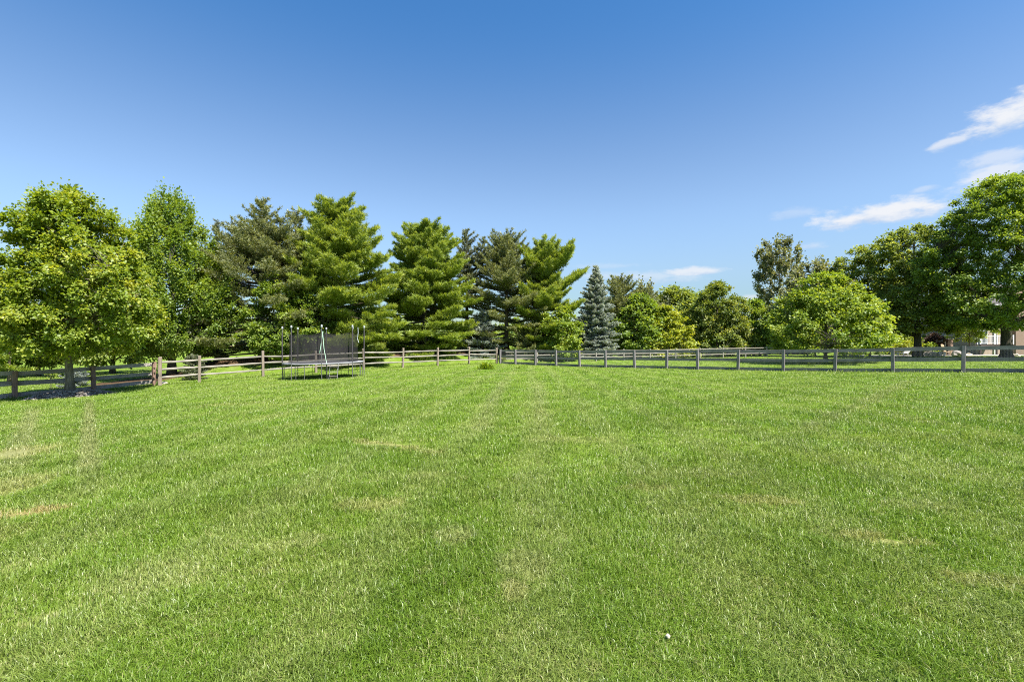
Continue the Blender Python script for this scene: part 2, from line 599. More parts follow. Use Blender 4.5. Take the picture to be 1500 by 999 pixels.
FO_MAPLE = foliage_mat('maple_leaf', (0.1, 0.165, 0.014), (0.195, 0.265, 0.02), (0.36, 0.38, 0.048), .44)
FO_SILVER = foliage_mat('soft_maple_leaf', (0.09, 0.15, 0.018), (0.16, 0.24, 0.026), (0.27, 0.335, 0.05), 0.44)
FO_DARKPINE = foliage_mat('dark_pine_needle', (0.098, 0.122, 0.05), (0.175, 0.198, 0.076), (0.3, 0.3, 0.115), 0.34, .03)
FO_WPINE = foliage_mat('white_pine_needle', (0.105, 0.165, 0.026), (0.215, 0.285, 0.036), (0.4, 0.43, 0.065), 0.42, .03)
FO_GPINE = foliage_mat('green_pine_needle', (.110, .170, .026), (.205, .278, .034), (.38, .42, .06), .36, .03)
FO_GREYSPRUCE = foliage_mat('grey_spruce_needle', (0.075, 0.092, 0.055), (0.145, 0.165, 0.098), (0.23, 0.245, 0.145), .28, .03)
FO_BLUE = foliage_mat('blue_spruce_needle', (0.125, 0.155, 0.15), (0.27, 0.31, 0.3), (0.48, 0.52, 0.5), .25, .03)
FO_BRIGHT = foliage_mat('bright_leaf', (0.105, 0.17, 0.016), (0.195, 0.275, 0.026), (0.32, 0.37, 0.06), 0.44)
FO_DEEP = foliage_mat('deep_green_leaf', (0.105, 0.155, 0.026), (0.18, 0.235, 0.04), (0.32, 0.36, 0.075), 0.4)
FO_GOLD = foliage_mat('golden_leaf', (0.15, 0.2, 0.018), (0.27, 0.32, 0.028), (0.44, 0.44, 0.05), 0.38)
FO_OVAL = foliage_mat('oval_tree_leaf', (0.08, 0.125, 0.024), (0.145, 0.195, 0.034), (0.31, 0.32, 0.055), 0.38)
FO_AIRY = foliage_mat('greyish_leaf', (0.105, 0.12, 0.062), (0.17, 0.185, 0.09), (0.26, 0.27, 0.135), 0.36, .04)
FO_WEED = foliage_mat('weed_leaf', (0.18, 0.27, 0.022), (0.24, 0.33, 0.03), (0.34, 0.42, 0.06), .36)
FO_PURPLE = foliage_mat('purple_leaf', (0.05, 0.032, 0.03), (0.08, 0.048, 0.042), (0.12, 0.075, 0.055), .25)

# ------------------------------------------------------------------ ground sheet
def build_ground():
    n = 240
    u = np.linspace(-1, 1, n)
    k = 5.2
    gx = np.sinh(u * k) / np.sinh(k) * 900
    gy = np.sinh(u * k) / np.sinh(k) * 900 + 22
    X, Y = np.meshgrid(gx, gy, indexing='ij')
    Z = ground(X, Y)
    V = np.stack([X, Y, Z], -1).reshape(-1, 3)
    i, j = np.meshgrid(np.arange(n - 1), np.arange(n - 1), indexing='ij')
    a = (i * n + j).ravel()
    q = np.stack([a, a + n, a + n + 1, a + 1], -1)
    nf = len(q)
    cx = V[q].mean(1)
    me = np_mesh('ground', V, q.ravel(), np.arange(nf) * 4, np.full(nf, 4), smooth=True)
    d = crest_dist(V[:, 0], V[:, 1])
    bed = np.clip(1.25 - d / 3.4, 0, 1)
    d2 = np.hypot((V[:, 0] + 23.6) / 2.6, (V[:, 1] - 32.0) / 4.4)
    bed = np.maximum(bed, np.clip(1.5 - d2, 0, 1))
    a = me.attributes.new('needle_bed', 'FLOAT', 'POINT')
    a.data.foreach_set('value', bed.astype(np.float32))
    o = link('ground', me, M_GROUND)
    o['kind'] = 'structure'


build_ground()

# fence lines (posts from the photograph's columns)
RAIL_A, RAIL_B = Vector((-18.9, 25.9)), Vector((-1.4, 45.1))
BOARD_A, BOARD_B = Vector((-1.05, 44.8)), Vector((23.1, 24.8))


def on_line(px, A, B):
    r = (px - 750) / F
    d = B - A
    t = (A.x - r * A.y) / (r * d.y - d.x)
    return A + d * t


# ------------------------------------------------------------------ grass
def build_grass():
    rng = np.random.default_rng(11)
    N = 1_300_000
    y0, y1, p = 1.45, 62.0, 0.30
    # tufts: each centre carries a handful of blades
    per = 6
    nt_ = N // per
    u = rng.random(nt_)
    Yc = (y0 ** -p + u * (y1 ** -p - y0 ** -p)) ** (-1 / p)
    Xc = (rng.random(nt_) * 2 - 1) * (Yc * 1.16 + 1.2)
    keep = (crest_dist(Xc, Yc) > 2.9) & (np.hypot((Xc + 23.6) / 2.6, (Yc - 32.0) / 4.4) > .95)
    Xc, Yc = Xc[keep], Yc[keep]
    nt_ = len(Xc)
    spread = np.clip(.012 + .0035 * Yc, .012, .12)
    X = np.repeat(Xc, per) + rng.normal(0, 1, nt_ * per) * np.repeat(spread, per)
    Y = np.repeat(Yc, per) + rng.normal(0, 1, nt_ * per) * np.repeat(spread, per)
    n = len(X)
    # thin over the bare spots
    bare = np.zeros(n)
    for (q, hx, hy) in [((20, 757), .36, .11), ((4, 668), .5, .7), ((565, 652), .8, .12), ((1300, 795), .25, .08)]:
        w = hit(*q)
        bare = np.maximum(bare, np.exp(-(((X - w.x) / hx) ** 2 + ((Y - w.y) / hy) ** 2)))
    mound = at(103, 21.7)
    bare = np.maximum(bare, (np.hypot((X - mound.x) / 1.55, (Y - mound.y) / 1.2) < 1) * 1.0)
    k = rng.random(n) > bare * 1.15
    X, Y = X[k], Y[k]
    n = len(X)
    Z = ground(X, Y)

    def field(fx, fy, ph):
        return np.sin(X * fx + Y * fy + ph)
    lump = np.zeros(n)
    for w_ in range(26):
        kk = 2 * np.pi / (.16 * 1.16 ** w_)
        th_ = rng.random() * 6.28
        lump += np.sin(X * kk * np.cos(th_) + Y * kk * np.sin(th_) + rng.random() * 6.28) * min(1, .3 + .07 * w_)
    lump = np.clip(lump / 4.2, -1.3, 1.3)
    L = (.060 + .022 * lump + .030 * rng.random(n)) * np.where(rng.random(n) < .06, 1.35, 1.0)
    L = np.clip(L, .026, .17) * np.clip(1.12 - Y * .006, .8, 1.1)
    # longer, unmown grass along the fence feet
    for A, B in ((RAIL_A, RAIL_B), (BOARD_A, BOARD_B), (Vector((-23.6, 18.5)), Vector((-19.2, 25.9)))):
        d = B - A
        t = np.clip(((X - A.x) * d.x + (Y - A.y) * d.y) / d.length_squared, 0, 1)
        dd = np.hypot(X - A.x - t * d.x, Y - A.y - t * d.y)
        L = L * (1 + 1.5 * np.exp(-(dd / .22) ** 2) * (.4 + rng.random(n)))
    wdt = np.clip(.0026 + .00052 * Y, .0032, .03) * (.7 + .6 * rng.random(n))
    ang = rng.random(n) * 2 * np.pi
    flow = 2.2 * (np.sin(X * .9 + 1.3 * np.sin(Y * .7)) + np.sin(Y * 1.1 + 1.7))
    lean_a = np.where(rng.random(n) < .18, flow, rng.random(n) * 2 * np.pi)
    lean = .25 + .75 * rng.random(n) ** 1.2
    dx, dy = np.cos(lean_a), np.sin(lean_a)
    sx, sy = np.cos(ang), np.sin(ang)
    base = np.stack([X, Y, Z - .004], -1)
    side = np.stack([sx, sy, np.zeros(n)], -1) * wdt[:, None] * .5
    up1 = np.stack([dx * lean * .30, dy * lean * .30, np.full(n, .58)], -1) * L[:, None]
    up2 = np.stack([dx * lean * 1.0, dy * lean * 1.0, np.clip(1.05 - .72 * lean, .2, 1)], -1) * L[:, None]
    v = np.stack([base - side, base + side, base + up1 + side * .8, base + up1 - side * .8, base + up2], 1).reshape(-1, 3)
    b = np.arange(n) * 5
    faces = np.stack([b, b + 1, b + 2, b + 3, b + 3, b + 2, b + 4], -1).ravel()
    ls = np.stack([np.arange(n) * 7, np.arange(n) * 7 + 4], -1).ravel()
    lt = np.tile([4, 3], n)
    tone = np.clip(.5 + .26 * rng.normal(0, 1, n) - .11 * lump, 0, 1)
    dry = (rng.random(n) < .07 + .10 * (lump < -.35)) * (.35 + .6 * rng.random(n))
    me = np_mesh('grass', v, faces, ls, lt, dict(tone=np.repeat(tone, 2), dry=np.repeat(dry, 2)))
    o = link('grass', me, M_BLADE)
    o['kind'] = 'stuff'


build_grass()

# ------------------------------------------------------------------ trees
def leaf_mesh(name, P, D, Nn, L, W, tone):
    """Diamond leaves: base P, axis D, face normal Nn, length L, width W."""
    S = np.cross(D, Nn)
    S /= np.linalg.norm(S, axis=1, keepdims=True) + 1e-9
    mid = P + D * (L * .45)[:, None]
    up = np.cross(S, D)
    fold = up * (W * .18)[:, None]
    v = np.stack([P, mid + S * (W * .5)[:, None] + fold, P + D * L[:, None], mid - S * (W * .5)[:, None] + fold], 1).reshape(-1, 3)
    n = len(P)
    return np_mesh(name, v, np.arange(n * 4), np.arange(n) * 4, np.full(n, 4), dict(tone=tone))


def unit(a):
    return a / (np.linalg.norm(a, axis=1, keepdims=True) + 1e-9)


def broadleaf(name, label, base, H, zb, prof, R, seed, fmat, bmat, trunk_r=.16, nclump=300, per=100, leaf=.12, clump_r=.42,
              limbs=9, style='round', fork=None, lumps=.22, squash=(1, 1), lean=(0, 0), flat=.6, group=None, cat='tree', skew=None, inner=.3, hollow=0.0):
    """Tapered trunk with limbs and twigs, leaves in clumps at the twig ends. prof: [(t, r)] from crown bottom to top."""
    rng = np.random.default_rng(seed)
    root = thing(name, label, cat, base, group)
    pt = np.array(prof)
    ph = rng.random((5, 2)) * 6.28
    fr = np.array([(2, 3), (3, -5), (5, 8), (4, -9), (7, 13)])
    am = np.array([1, .9, .6, .6, .45])

    def rad(t, th):
        lump = sum(a * np.sin(f[0] * th + f[1] * t + q[0]) for a, f, q in zip(am, fr, ph)) / 2.2
        return R * np.interp(t, pt[:, 0], pt[:, 1]) * (1 + lumps * lump)

    def axis(z):
        f = z / H
        return np.stack([lean[0] * f ** 1.5, lean[1] * f ** 1.5], -1)
    # clump centres, thicker towards the outside of the crown
    w = np.interp(np.linspace(0, 1, 200), pt[:, 0], pt[:, 1]) + .08
    cdf = np.cumsum(w) / w.sum()
    t = np.interp(rng.random(nclump), cdf, np.linspace(0, 1, 200))
    th = rng.random(nclump) * 2 * np.pi
    inn = inner + (1 - inner) * hollow * np.clip(1 - t / .3, 0, 1)
    rr = rad(t, th) * (inn + (1 - inn) * rng.random(nclump) ** .55)
    zc = zb + t * (H - zb)
    C = np.stack([np.cos(th) * rr * squash[0], np.sin(th) * rr * squash[1], zc], -1)
    C[:, :2] += axis(zc)
    if skew is not None:
        C[:, 0] += skew * (1 - t)
    # trunk
    mb = MB()
    fork = fork or zb + .45 * (H - zb)
    tp, tr_ = [], []
    top = H * .93 if style != 'vase' else fork
    for k in range(12):
        z = top * k / 11
        ax = axis(np.array([z]))[0]
        wob = .05 * R * math.sin(z * 1.3 + seed)
        tp.append((ax[0] + wob * min(z / 3, 1) * .5, ax[1] + wob * .4 * min(z / 3, 1), z - .12 if k == 0 else z))
        fl = 1.45 if k == 0 else 1.0
        tr_.append(trunk_r * fl * (1 - .9 * (z / H) ** .9) + .01)
    mb.tube(tp, tr_, 9)
    # limbs run from the trunk to far clumps
    order = rng.permutation(nclump)
    LP = []
    for li in range(limbs):
        c = C[order[li]]
        for tries in range(12):
            c2 = C[order[rng.integers(0, nclump)]]
            if np.hypot(c2[0], c2[1]) > np.hypot(c[0], c[1]):
                c = c2
        if style == 'vase':
            z0 = fork * (.72 + .28 * rng.random())
        else:
            z0 = max(zb * .75, min(c[2] - .35 * np.hypot(c[0], c[1]) - .2 * rng.random() * H * .2, H * .8))
        f = z0 / top * 11
        i0 = int(min(f, 10))
        s = Vector(tp[i0]).lerp(Vector(tp[i0 + 1]), f - i0)
        e = Vector(c)
        mid = s.lerp(e, .5) + Vector((0, 0, -.06 * (e - s).length if style != 'vase' else .05 * (e - s).length))
        r0 = trunk_r * (.42 if style != 'vase' else .55) * (1 - .6 * z0 / H)
        pts, rs = [], []
        for k in range(9):
            q = k / 8
            p_ = s * (1 - q) ** 2 + mid * (2 * q * (1 - q)) + e * q * q
            pts.append(p_)
            rs.append(r0 * (1 - .85 * q) + .006)
            if k > 0:
                LP.append(p_)
        mb.tube(pts, rs, 6)
    for k in range(3, 12):
        LP.append(Vector(tp[k]))
    LPn = np.array([tuple(p) for p in LP])
    for c in C:
        d = np.linalg.norm(LPn - c, axis=1) + np.maximum(0, LPn[:, 2] - c[2]) * 1.5
        s = LPn[int(np.argmin(d))]
        m_ = (s + c) / 2 + rng.normal(0, .08, 3)
        mb.tube([s, m_, c], [.012 + .0005 * H, .008, .004], 4, cap=False)
    mb.build('trunk', bmat, root, smooth=True)
    # leaves
    reps = rng.poisson(per * 1.6, nclump)
    ci = np.repeat(np.arange(nclump), reps)
    n = len(ci)
    size = clump_r * (.65 + .7 * rng.random(nclump))
    off = rng.normal(0, 1, (n, 3))
    off *= (np.clip(np.abs(rng.normal(0, .62, n)), 0, 1.12) / (np.linalg.norm(off, axis=1) + 1e-6))[:, None]
    out = C.copy()
    out[:, 2] = (C[:, 2] - (zb + .35 * (H - zb))) * .6
    out[:, :2] -= axis(C[:, 2])
    out = unit(out)
    if style == 'ascend':
        dirc = unit(out * np.array([1, 1, .3]) + np.array([0, 0, 1.0]))
        al = (off * dirc[ci]).sum(1)
        off = off * .7 + dirc[ci] * (al * 1.0)[:, None]
    else:
        off[:, 2] *= flat
    P = C[ci] + off * size[ci][:, None]
    D = unit(off + .55 * out[ci] + rng.normal(0, .5, (n, 3)) + np.array([0, 0, -.35]))
    Nn = unit(rng.normal(0, .55, (n, 3)) + np.array([0, 0, .8]) + .45 * out[ci])
    L = leaf * (.7 + .6 * rng.random(n))
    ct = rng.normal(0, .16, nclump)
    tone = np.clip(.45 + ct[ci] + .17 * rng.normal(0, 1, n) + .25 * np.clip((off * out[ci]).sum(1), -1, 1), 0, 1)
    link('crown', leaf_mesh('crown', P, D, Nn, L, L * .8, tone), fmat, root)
    return root


def conifer(name, label, base, H, R, seed, fmat, bmat=None, zb=.6, prof=((0, .9), (.15, 1), (.5, .72), (.85, .3), (1, .06)), trunk_r=.2,
            gap=.55, nb=6, elev=(-4, 42), curve=.10, needle=.24, nw=.062, k=13, lat=.42, tuft=.26, spread=.55, gaps=.1, irregular=.25,
            bias=None, lean=0.0, group=None, tops=()):
    """A leader with whorls of branches; each branch carries side twigs in a flat spray and needle tufts along them."""
    rng = np.random.default_rng(seed)
    root = thing(name, label, 'tree', base, group)
    pp = np.array(prof)
    mb = MB()
    mb.tube([(lean * (z / H) ** 1.5, 0, z - (.15 if z == 0 else 0)) for z in np.linspace(0, H, 10)],
            [trunk_r * (1.25 if z == 0 else 1) * (1 - z / H) + .012 for z in np.linspace(0, H, 10)], 8)
    TP, TD, TT = [], [], []
    leaders = [(0.0, 0.0, 0.0, H)] + [(a, b, c, d) for (a, b, c, d) in tops]
    for (lx, ly, lz, LH) in leaders:
        main = (lz == 0.0)
        z = zb if main else lz
        if not main:
            mb.tube([(0, 0, lz - 1.2), (lx * .7, ly * .7, lz - .2), (lx, ly, lz + .6), (lx * 1.05, ly * 1.05, LH)], [.09, .075, .05, .01], 6)
        rot = rng.random() * 6.28
        while z < LH - .12:
            t = (z - zb) / (H - zb) if main else .55 + .45 * (z - lz) / (LH - lz)
            rot += 2.4 + rng.random()
            m = max(3, int(round(nb * (1 if t < .8 else .8) + rng.normal(0, .6))))
            whl = 1 + rng.normal(0, irregular * .45)
            for b in range(m):
                if rng.random() < gaps:
                    continue
                th = rot + b * 2 * math.pi / m + rng.normal(0, .2)
                L = R * np.interp(t, pp[:, 0], pp[:, 1]) * max(.35, min(1.22, whl + rng.normal(0, irregular)))
                if not main:
                    L *= .8
                if bias is not None:
                    L *= 1 + bias[1] * math.cos(th - bias[0])
                L = max(L, .22)
                e = math.radians(elev[0] + (elev[1] - elev[0]) * t ** 1.2 + rng.normal(0, 6))
                h = Vector((math.cos(th), math.sin(th), 0))
                sd = Vector((-h.y, h.x, 0))
                s0 = Vector((lx if not main else lean * (z / H) ** 1.5, ly if not main else 0, z + rng.normal(0, .1)))

                def pos(s):
                    return s0 + h * (L * s * math.cos(e)) + Vector((0, 0, L * s * math.sin(e) + curve * L * (s * s) - .05 * L * math.sin(s * 3.1)))
                mb.tube([pos(0), pos(.5), pos(1)], [.012 + .011 * L, .008 + .006 * L, .005], 4, cap=False)
                q = .55 if L > 1.6 else .25
                q0 = max(.12, 1 - 2.6 / L) if L > 2.6 else .18
                s = q0
                sgn = 1
                while s <= 1.0:
                    fresh = (s - q0) / (1 - q0 + 1e-6)
                    fwd = (pos(min(s + .05, 1.05)) - pos(s)).normalized()
                    ll = max(.0, lat * L * (1.08 - s) * (.7 + .5 * rng.random())) if L > .7 else 0
                    ll = min(ll, 1.45)
                    for sg in (sgn, -sgn):
                        d = (fwd * .75 + sd * sg * (.85 + .2 * rng.random()) + Vector((0, 0, .12 + .12 * rng.normal()))).normalized()
                        a = 0.04
                        p0 = pos(s)
                        while a <= max(ll, .05):
                            p = p0 + d * a + Vector((0, 0, .05 * a * a))
                            TP.append(p)
                            TD.append(d + Vector((0, 0, .35)))
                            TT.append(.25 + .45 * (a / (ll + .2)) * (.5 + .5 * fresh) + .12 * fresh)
                            a += tuft * (.75 + .5 * rng.random())
                    s += tuft * .9 / L * (.8 + .4 * rng.random())
                TP.append(pos(1.0))
                TD.append((pos(1.05) - pos(.95)).normalized() + Vector((0, 0, .3)))
                TT.append(.8)
            z += gap * (1 - .45 * t) * (.8 + .4 * rng.random())
    mb.build('trunk', bmat or BK_PINE, root, smooth=True)
    TP = np.array([tuple(p) for p in TP])
    TD = unit(np.array([tuple(p) for p in TD]))
    TT = np.array(TT)
    n = len(TP) * k
    ci = np.repeat(np.arange(len(TP)), k)
    D = unit(TD[ci] + rng.normal(0, spread, (n, 3)))
    P = TP[ci] + rng.normal(0, tuft * .22, (n, 3)) - D * needle * .25
    Nn = unit(rng.normal(0, 1, (n, 3)) + np.array([0, 0, .7]))
    L = needle * (.7 + .6 * rng.random(n))
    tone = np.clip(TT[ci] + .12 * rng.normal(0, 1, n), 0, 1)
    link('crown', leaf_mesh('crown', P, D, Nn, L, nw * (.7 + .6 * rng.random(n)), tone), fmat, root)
    return root


def H_of(px, Y, top):
    b = at(px, Y)
    return b, zat(top, Y) - b.z


EGG = [(0, .45), (.08, .8), (.25, 1), (.5, .92), (.75, .62), (.92, .3), (1, .08)]
BALL = [(0, .35), (.12, .78), (.35, 1), (.6, .95), (.82, .66), (1, .15)]

# --- broadleaf trees on the left
b, H = H_of(103, 21.6, 285)
b.z += .12
broadleaf('maple_tree', 'yellow green maple in the mulch bed in front of the board fence', b, H, 1.85,
          [(0, .5), (.07, .82), (.18, 1.0), (.38, .95), (.58, .80), (.78, .60), (.92, .40), (1, .1)], 3.3, 3, FO_MAPLE, BK_GREY, .15, 560, 140, .122, .38,
          limbs=22, lumps=.24, inner=.25, flat=.85)
b, H = H_of(252, 33.0, 288)
broadleaf('tall_maple_tree', 'tall narrow green maple with feathery upright boughs behind the board fence', b, H, 1.5,
          [(0, .65), (.15, 1), (.38, .95), (.6, .74), (.8, .50), (.93, .28), (1, .1)], 3.9, 8, FO_SILVER, BK_DARK, .24, 520, 130, .145, .50,
          limbs=20, style='ascend', lumps=.2)
# --- conifers on the berm
b, H = H_of(318, 41, 326)
conifer('grey_spruce_tree', 'thin grey green spruce tip showing between the tall narrow maple and a dark pine', b, H, 2.6, 21, FO_GREYSPRUCE, zb=.8, needle=.16, nw=.045, tuft=.2,
        prof=((0, 1), (.4, .75), (.8, .3), (1, .04)), elev=(-8, 20))
b, H = H_of(384, 36.5, 293)
conifer('dark_pine_tree', 'olive brown pine with knobbly top to the left of the trampoline', b, H, 5.0, 31, FO_DARKPINE, zb=.3, trunk_r=.26, gap=.52, nb=6,
        prof=((0, .9), (.2, 1), (.45, .84), (.62, .60), (.8, .34), (1, .07)), elev=(-10, 34), needle=.22, nw=.05, k=13, irregular=.3, gaps=.15, tops=((-1.9, .4, 6.6, 10.0), (1.5, -.4, 7.0, 10.4)))
b, H = H_of(433, 39.5, 309)
conifer('dark_pine_tree', 'dark scraggy pine half hidden between the olive pine and the yellow green pine', b, H, 3.0, 37, FO_DARKPINE, zb=.6, trunk_r=.22, gap=.65, nb=5,
        prof=((0, 1), (.4, .9), (.75, .5), (.9, .34), (1, .1)), elev=(2, 40), needle=.22, nw=.05, k=13, irregular=.35, gaps=.2)
b, H = H_of(490, 38, 300)
conifer('white_pine_tree', 'tallest yellow green pine with long level boughs behind the trampoline', b, H, 4.35, 44, FO_WPINE, zb=.25, trunk_r=.26, gap=.52, nb=7,
        prof=((0, 1), (.2, 1), (.42, .92), (.6, .76), (.78, .60), (.9, .48), (1, .16)), elev=(-9, 26), curve=.13, needle=.34, nw=.042, k=22, irregular=.3, gaps=.08, lat=.6, bias=(0.2, .10))
b, H = H_of(622, 47, 336)
conifer('white_pine_tree', 'broad dense yellow green pine standing alone right of the gap in the pines', b, H, 4.6, 52, FO_GPINE, zb=.15, trunk_r=.26, gap=.47, nb=7,
        prof=((0, .92), (.25, 1), (.5, .9), (.75, .7), (.9, .46), (1, .15)), elev=(-12, 36), curve=.10, needle=.34, nw=.046, k=22, irregular=.26, gaps=.06, lat=.62)
b, H = H_of(684, 52.5, 338)
conifer('thin_spruce_tree', 'thin grey green spruce with bare dark trunk between two pines', b, H, 3.0, 61, FO_GREYSPRUCE, zb=.4, trunk_r=.24, gap=.75, nb=5,
        prof=((0, 1.0), (.22, .9), (.3, .45), (.42, .6), (.7, .66), (.85, .5), (1, .1)), elev=(-6, 35), needle=.22, nw=.06, tuft=.24, irregular=.3, gaps=.2, tops=((1.7, -.3, 8.4, 12.0),))
b, H = H_of(706, 49.5, 455)
conifer('blue_spruce_tree', 'small pale blue spruce under the thin grey green spruce', b, H, 2.2, 63, FO_BLUE, zb=.15, trunk_r=.12, gap=.42, nb=6,
        prof=((0, 1), (.4, .75), (.8, .3), (1, .05)), elev=(-10, 22), needle=.2, nw=.06, tuft=.22)
b, H = H_of(742, 51, 346)
conifer('dark_pine_tree', 'dark olive pine with rounded top right of the thin spruce', b, H, 4.3, 71, FO_DARKPINE, zb=.3, trunk_r=.25, gap=.54, nb=7,
        prof=((0, .9), (.2, 1), (.5, .9), (.75, .68), (.9, .46), (1, .18)), elev=(-10, 44), needle=.27, nw=.05, k=13, irregular=.22, gaps=.1)
b, H = H_of(797, 50.5, 360)
conifer('white_pine_tree', 'yellow green pine with boughs sweeping right beside the blue spruce', b, H, 4.2, 83, FO_WPINE, zb=1.0, trunk_r=.25, gap=.6, nb=6,
        prof=((0, .7), (.25, .85), (.5, .95), (.72, .78), (.88, .52), (1, .18)), elev=(-4, 46), curve=.15, lat=.56, needle=.35, nw=.046, k=22, irregular=.3, gaps=.12, bias=(0, .10))
b, H = H_of(823, 48.5, 448)
broadleaf('leafy_bush', 'bright green leafy bush under the pine that sweeps right', b, H, .25, BALL, 2.2, 87, FO_BRIGHT, BK_DARK, .08, 120, 70, .2, .5, limbs=6, cat='bush')
b, H = H_of(772, 49.2, 482)
conifer('low_pine_tree', 'low tan tipped pine at the foot of the dark rounded pine', b, H, 1.9, 89, FO_DARKPINE, zb=.2, trunk_r=.09, gap=.4, nb=6,
        prof=((0, 1), (.5, .8), (1, .2)), elev=(5, 50), needle=.24, nw=.06)
b, H = H_of(873, 52, 391)
conifer('blue_spruce_tree', 'silvery blue conical spruce by the start of the grey board fence', b, H, 2.55, 91, FO_BLUE, zb=.2, trunk_r=.18, gap=.33, nb=8,
        prof=((0, 1), (.1, 1.02), (.35, .86), (.6, .60), (.85, .25), (1, .04)), elev=(-10, 24), curve=.08, needle=.17, nw=.072, k=14, tuft=.19, spread=.5, irregular=.12, gaps=.03)
# --- mixed row behind the right fence
b, H = H_of(908, 60, 411)
conifer('dark_pine_tree', 'dark pine with brownish lower boughs right of the silvery spruce', b, H, 3.4, 97, FO_DARKPINE, zb=.4, trunk_r=.22, gap=.6, nb=6,
        prof=((0, 1), (.5, .9), (.8, .65), (1, .2)), elev=(0, 44), needle=.3, nw=.075, k=8, irregular=.3, tops=((2.6, 0, 5.5, 8.0),))
b, H = H_of(938, 57, 432)
broadleaf('broad_leaved_tree', 'mid green tree between the brownish pine and the golden tree', b, H, .6, EGG, 3.2, 101, FO_SILVER, BK_DARK, .16, 190, 60, .26, .65, limbs=8)
b, H = H_of(975, 57, 447)
broadleaf('golden_tree', 'golden yellow low tree behind the grey board fence', b, H, .4, [(0, .95), (.12, 1), (.35, .9), (.6, .62), (.85, .3), (1, .08)], 3.5, 103, FO_GOLD, BK_DARK, .13, 190, 60, .24, .6, limbs=8, flat=.4, inner=.2)
b, H = H_of(990, 74, 421)
broadleaf('broad_leaved_tree', 'wide dull green tree whose top shows above the golden tree', b, H, 1, EGG, 6.0, 107, FO_DEEP, BK_DARK, .2, 240, 60, .36, .9, limbs=9, lumps=.16)
b, H = H_of(945, 72, 419)
broadleaf('broad_leaved_tree', 'tree with two twiggy tips beside the silvery spruce', b, H, 1, [(0, .6), (.3, 1), (.6, .8), (.85, .4), (1, .12)], 3.8, 109, FO_AIRY, BK_DARK, .2, 150, 60, .32, .8, limbs=9, style='ascend')
b, H = H_of(1050, 60, 416)
broadleaf('oval_tree', 'dense egg shaped tree with yellowish shoots right of the golden tree', b, H, .4, [(0, .82), (.1, 1), (.4, .98), (.65, .82), (.85, .52), (1, .12)], 3.9, 113, FO_OVAL, BK_DARK, .2, 330, 70, .24, .6, limbs=9, lumps=.12)
b, H = H_of(1104, 62, 440)
broadleaf('broad_leaved_tree', 'small rounded green tree left of the airy tall tree', b, H, .4, BALL, 3.1, 127, FO_SILVER, BK_DARK, .15, 190, 60, .26, .65, limbs=8)
b, H = H_of(1142, 88, 352)
broadleaf('airy_tree', 'tall airy grey green tree rising above the row behind', b, H, 5.0, [(0, .5), (.2, .8), (.5, .9), (.75, 1), (.9, .8), (1, .35)], 4.4, 131, FO_AIRY, BK_GREY, .28, 150, 62, .36, .75, limbs=16, style='ascend', lumps=.3)
b, H = H_of(1209, 39.5, 402)
broadleaf('bright_maple_tree', 'bright light green spreading tree just behind the grey board fence', b, H, 1.05, [(0, .72), (.1, .98), (.28, 1.0), (.5, .80), (.72, .52), (.9, .3), (1, .1)], 5.0, 137, FO_BRIGHT, BK_DARK, .14, 360, 85, .18, .55, limbs=13, lumps=.16, skew=.35)
b, H = H_of(1192, 56, 389)
broadleaf('broad_leaved_tree', 'dull green tree top peeping over the bright spreading tree', b, H, 2.5, [(0, .6), (.4, 1), (.7, .7), (.9, .4), (1, .12)], 4.4, 139, FO_AIRY, BK_DARK, .2, 150, 70, .28, .7, limbs=9, style='ascend')
b, H = H_of(1271, 53, 362)
broadleaf('shade_tree', 'dark green maple with thin trunk behind the bright spreading tree', b, H, 2.4, [(0, .5), (.12, .85), (.35, 1), (.6, .95), (.82, .74), (.94, .5), (1, .2)], 4.2, 149, FO_DEEP, BK_DARK, .22, 300, 85, .22, .62, limbs=11)
b, H = H_of(1344, 48, 333)
broadleaf('shade_tree', 'dark green maple with a stout leaning trunk left of the deck', b, H, 2.5, [(0, .5), (.1, .85), (.32, 1), (.6, .92), (.82, .70), (.94, .46), (1, .16)], 4.9, 151, FO_DEEP, BK_DARK, .34, 360, 90, .21, .62, limbs=12, lean=(-.5, 0))
b, H = H_of(1474, 42, 258)
broadleaf('shade_tree', 'largest green maple with thick forked trunk before the house', b, H, 2.75, [(0, .6), (.1, .9), (.26, 1), (.45, .92), (.65, .78), (.82, .62), (.93, .42), (1, .14)], 6.1, 157, FO_SILVER, BK_DARK, .42, 720, 140, .165, .62, limbs=18, fork=3.9, style='vase', lumps=.2, hollow=.75)

# ------------------------------------------------------------------ fences
def oriented(o, p, q):
    """Lay an object whose mesh runs along local x from p to q."""
    d = (Vector(q) - Vector(p))
    ax = d.normalized()
    side = Vector((0, 0, 1)).cross(ax).normalized()
    up = ax.cross(side)
    M = Matrix((ax, side, up)).transposed().to_4x4()
    M.translation = Vector(p)
    o.matrix_world = M


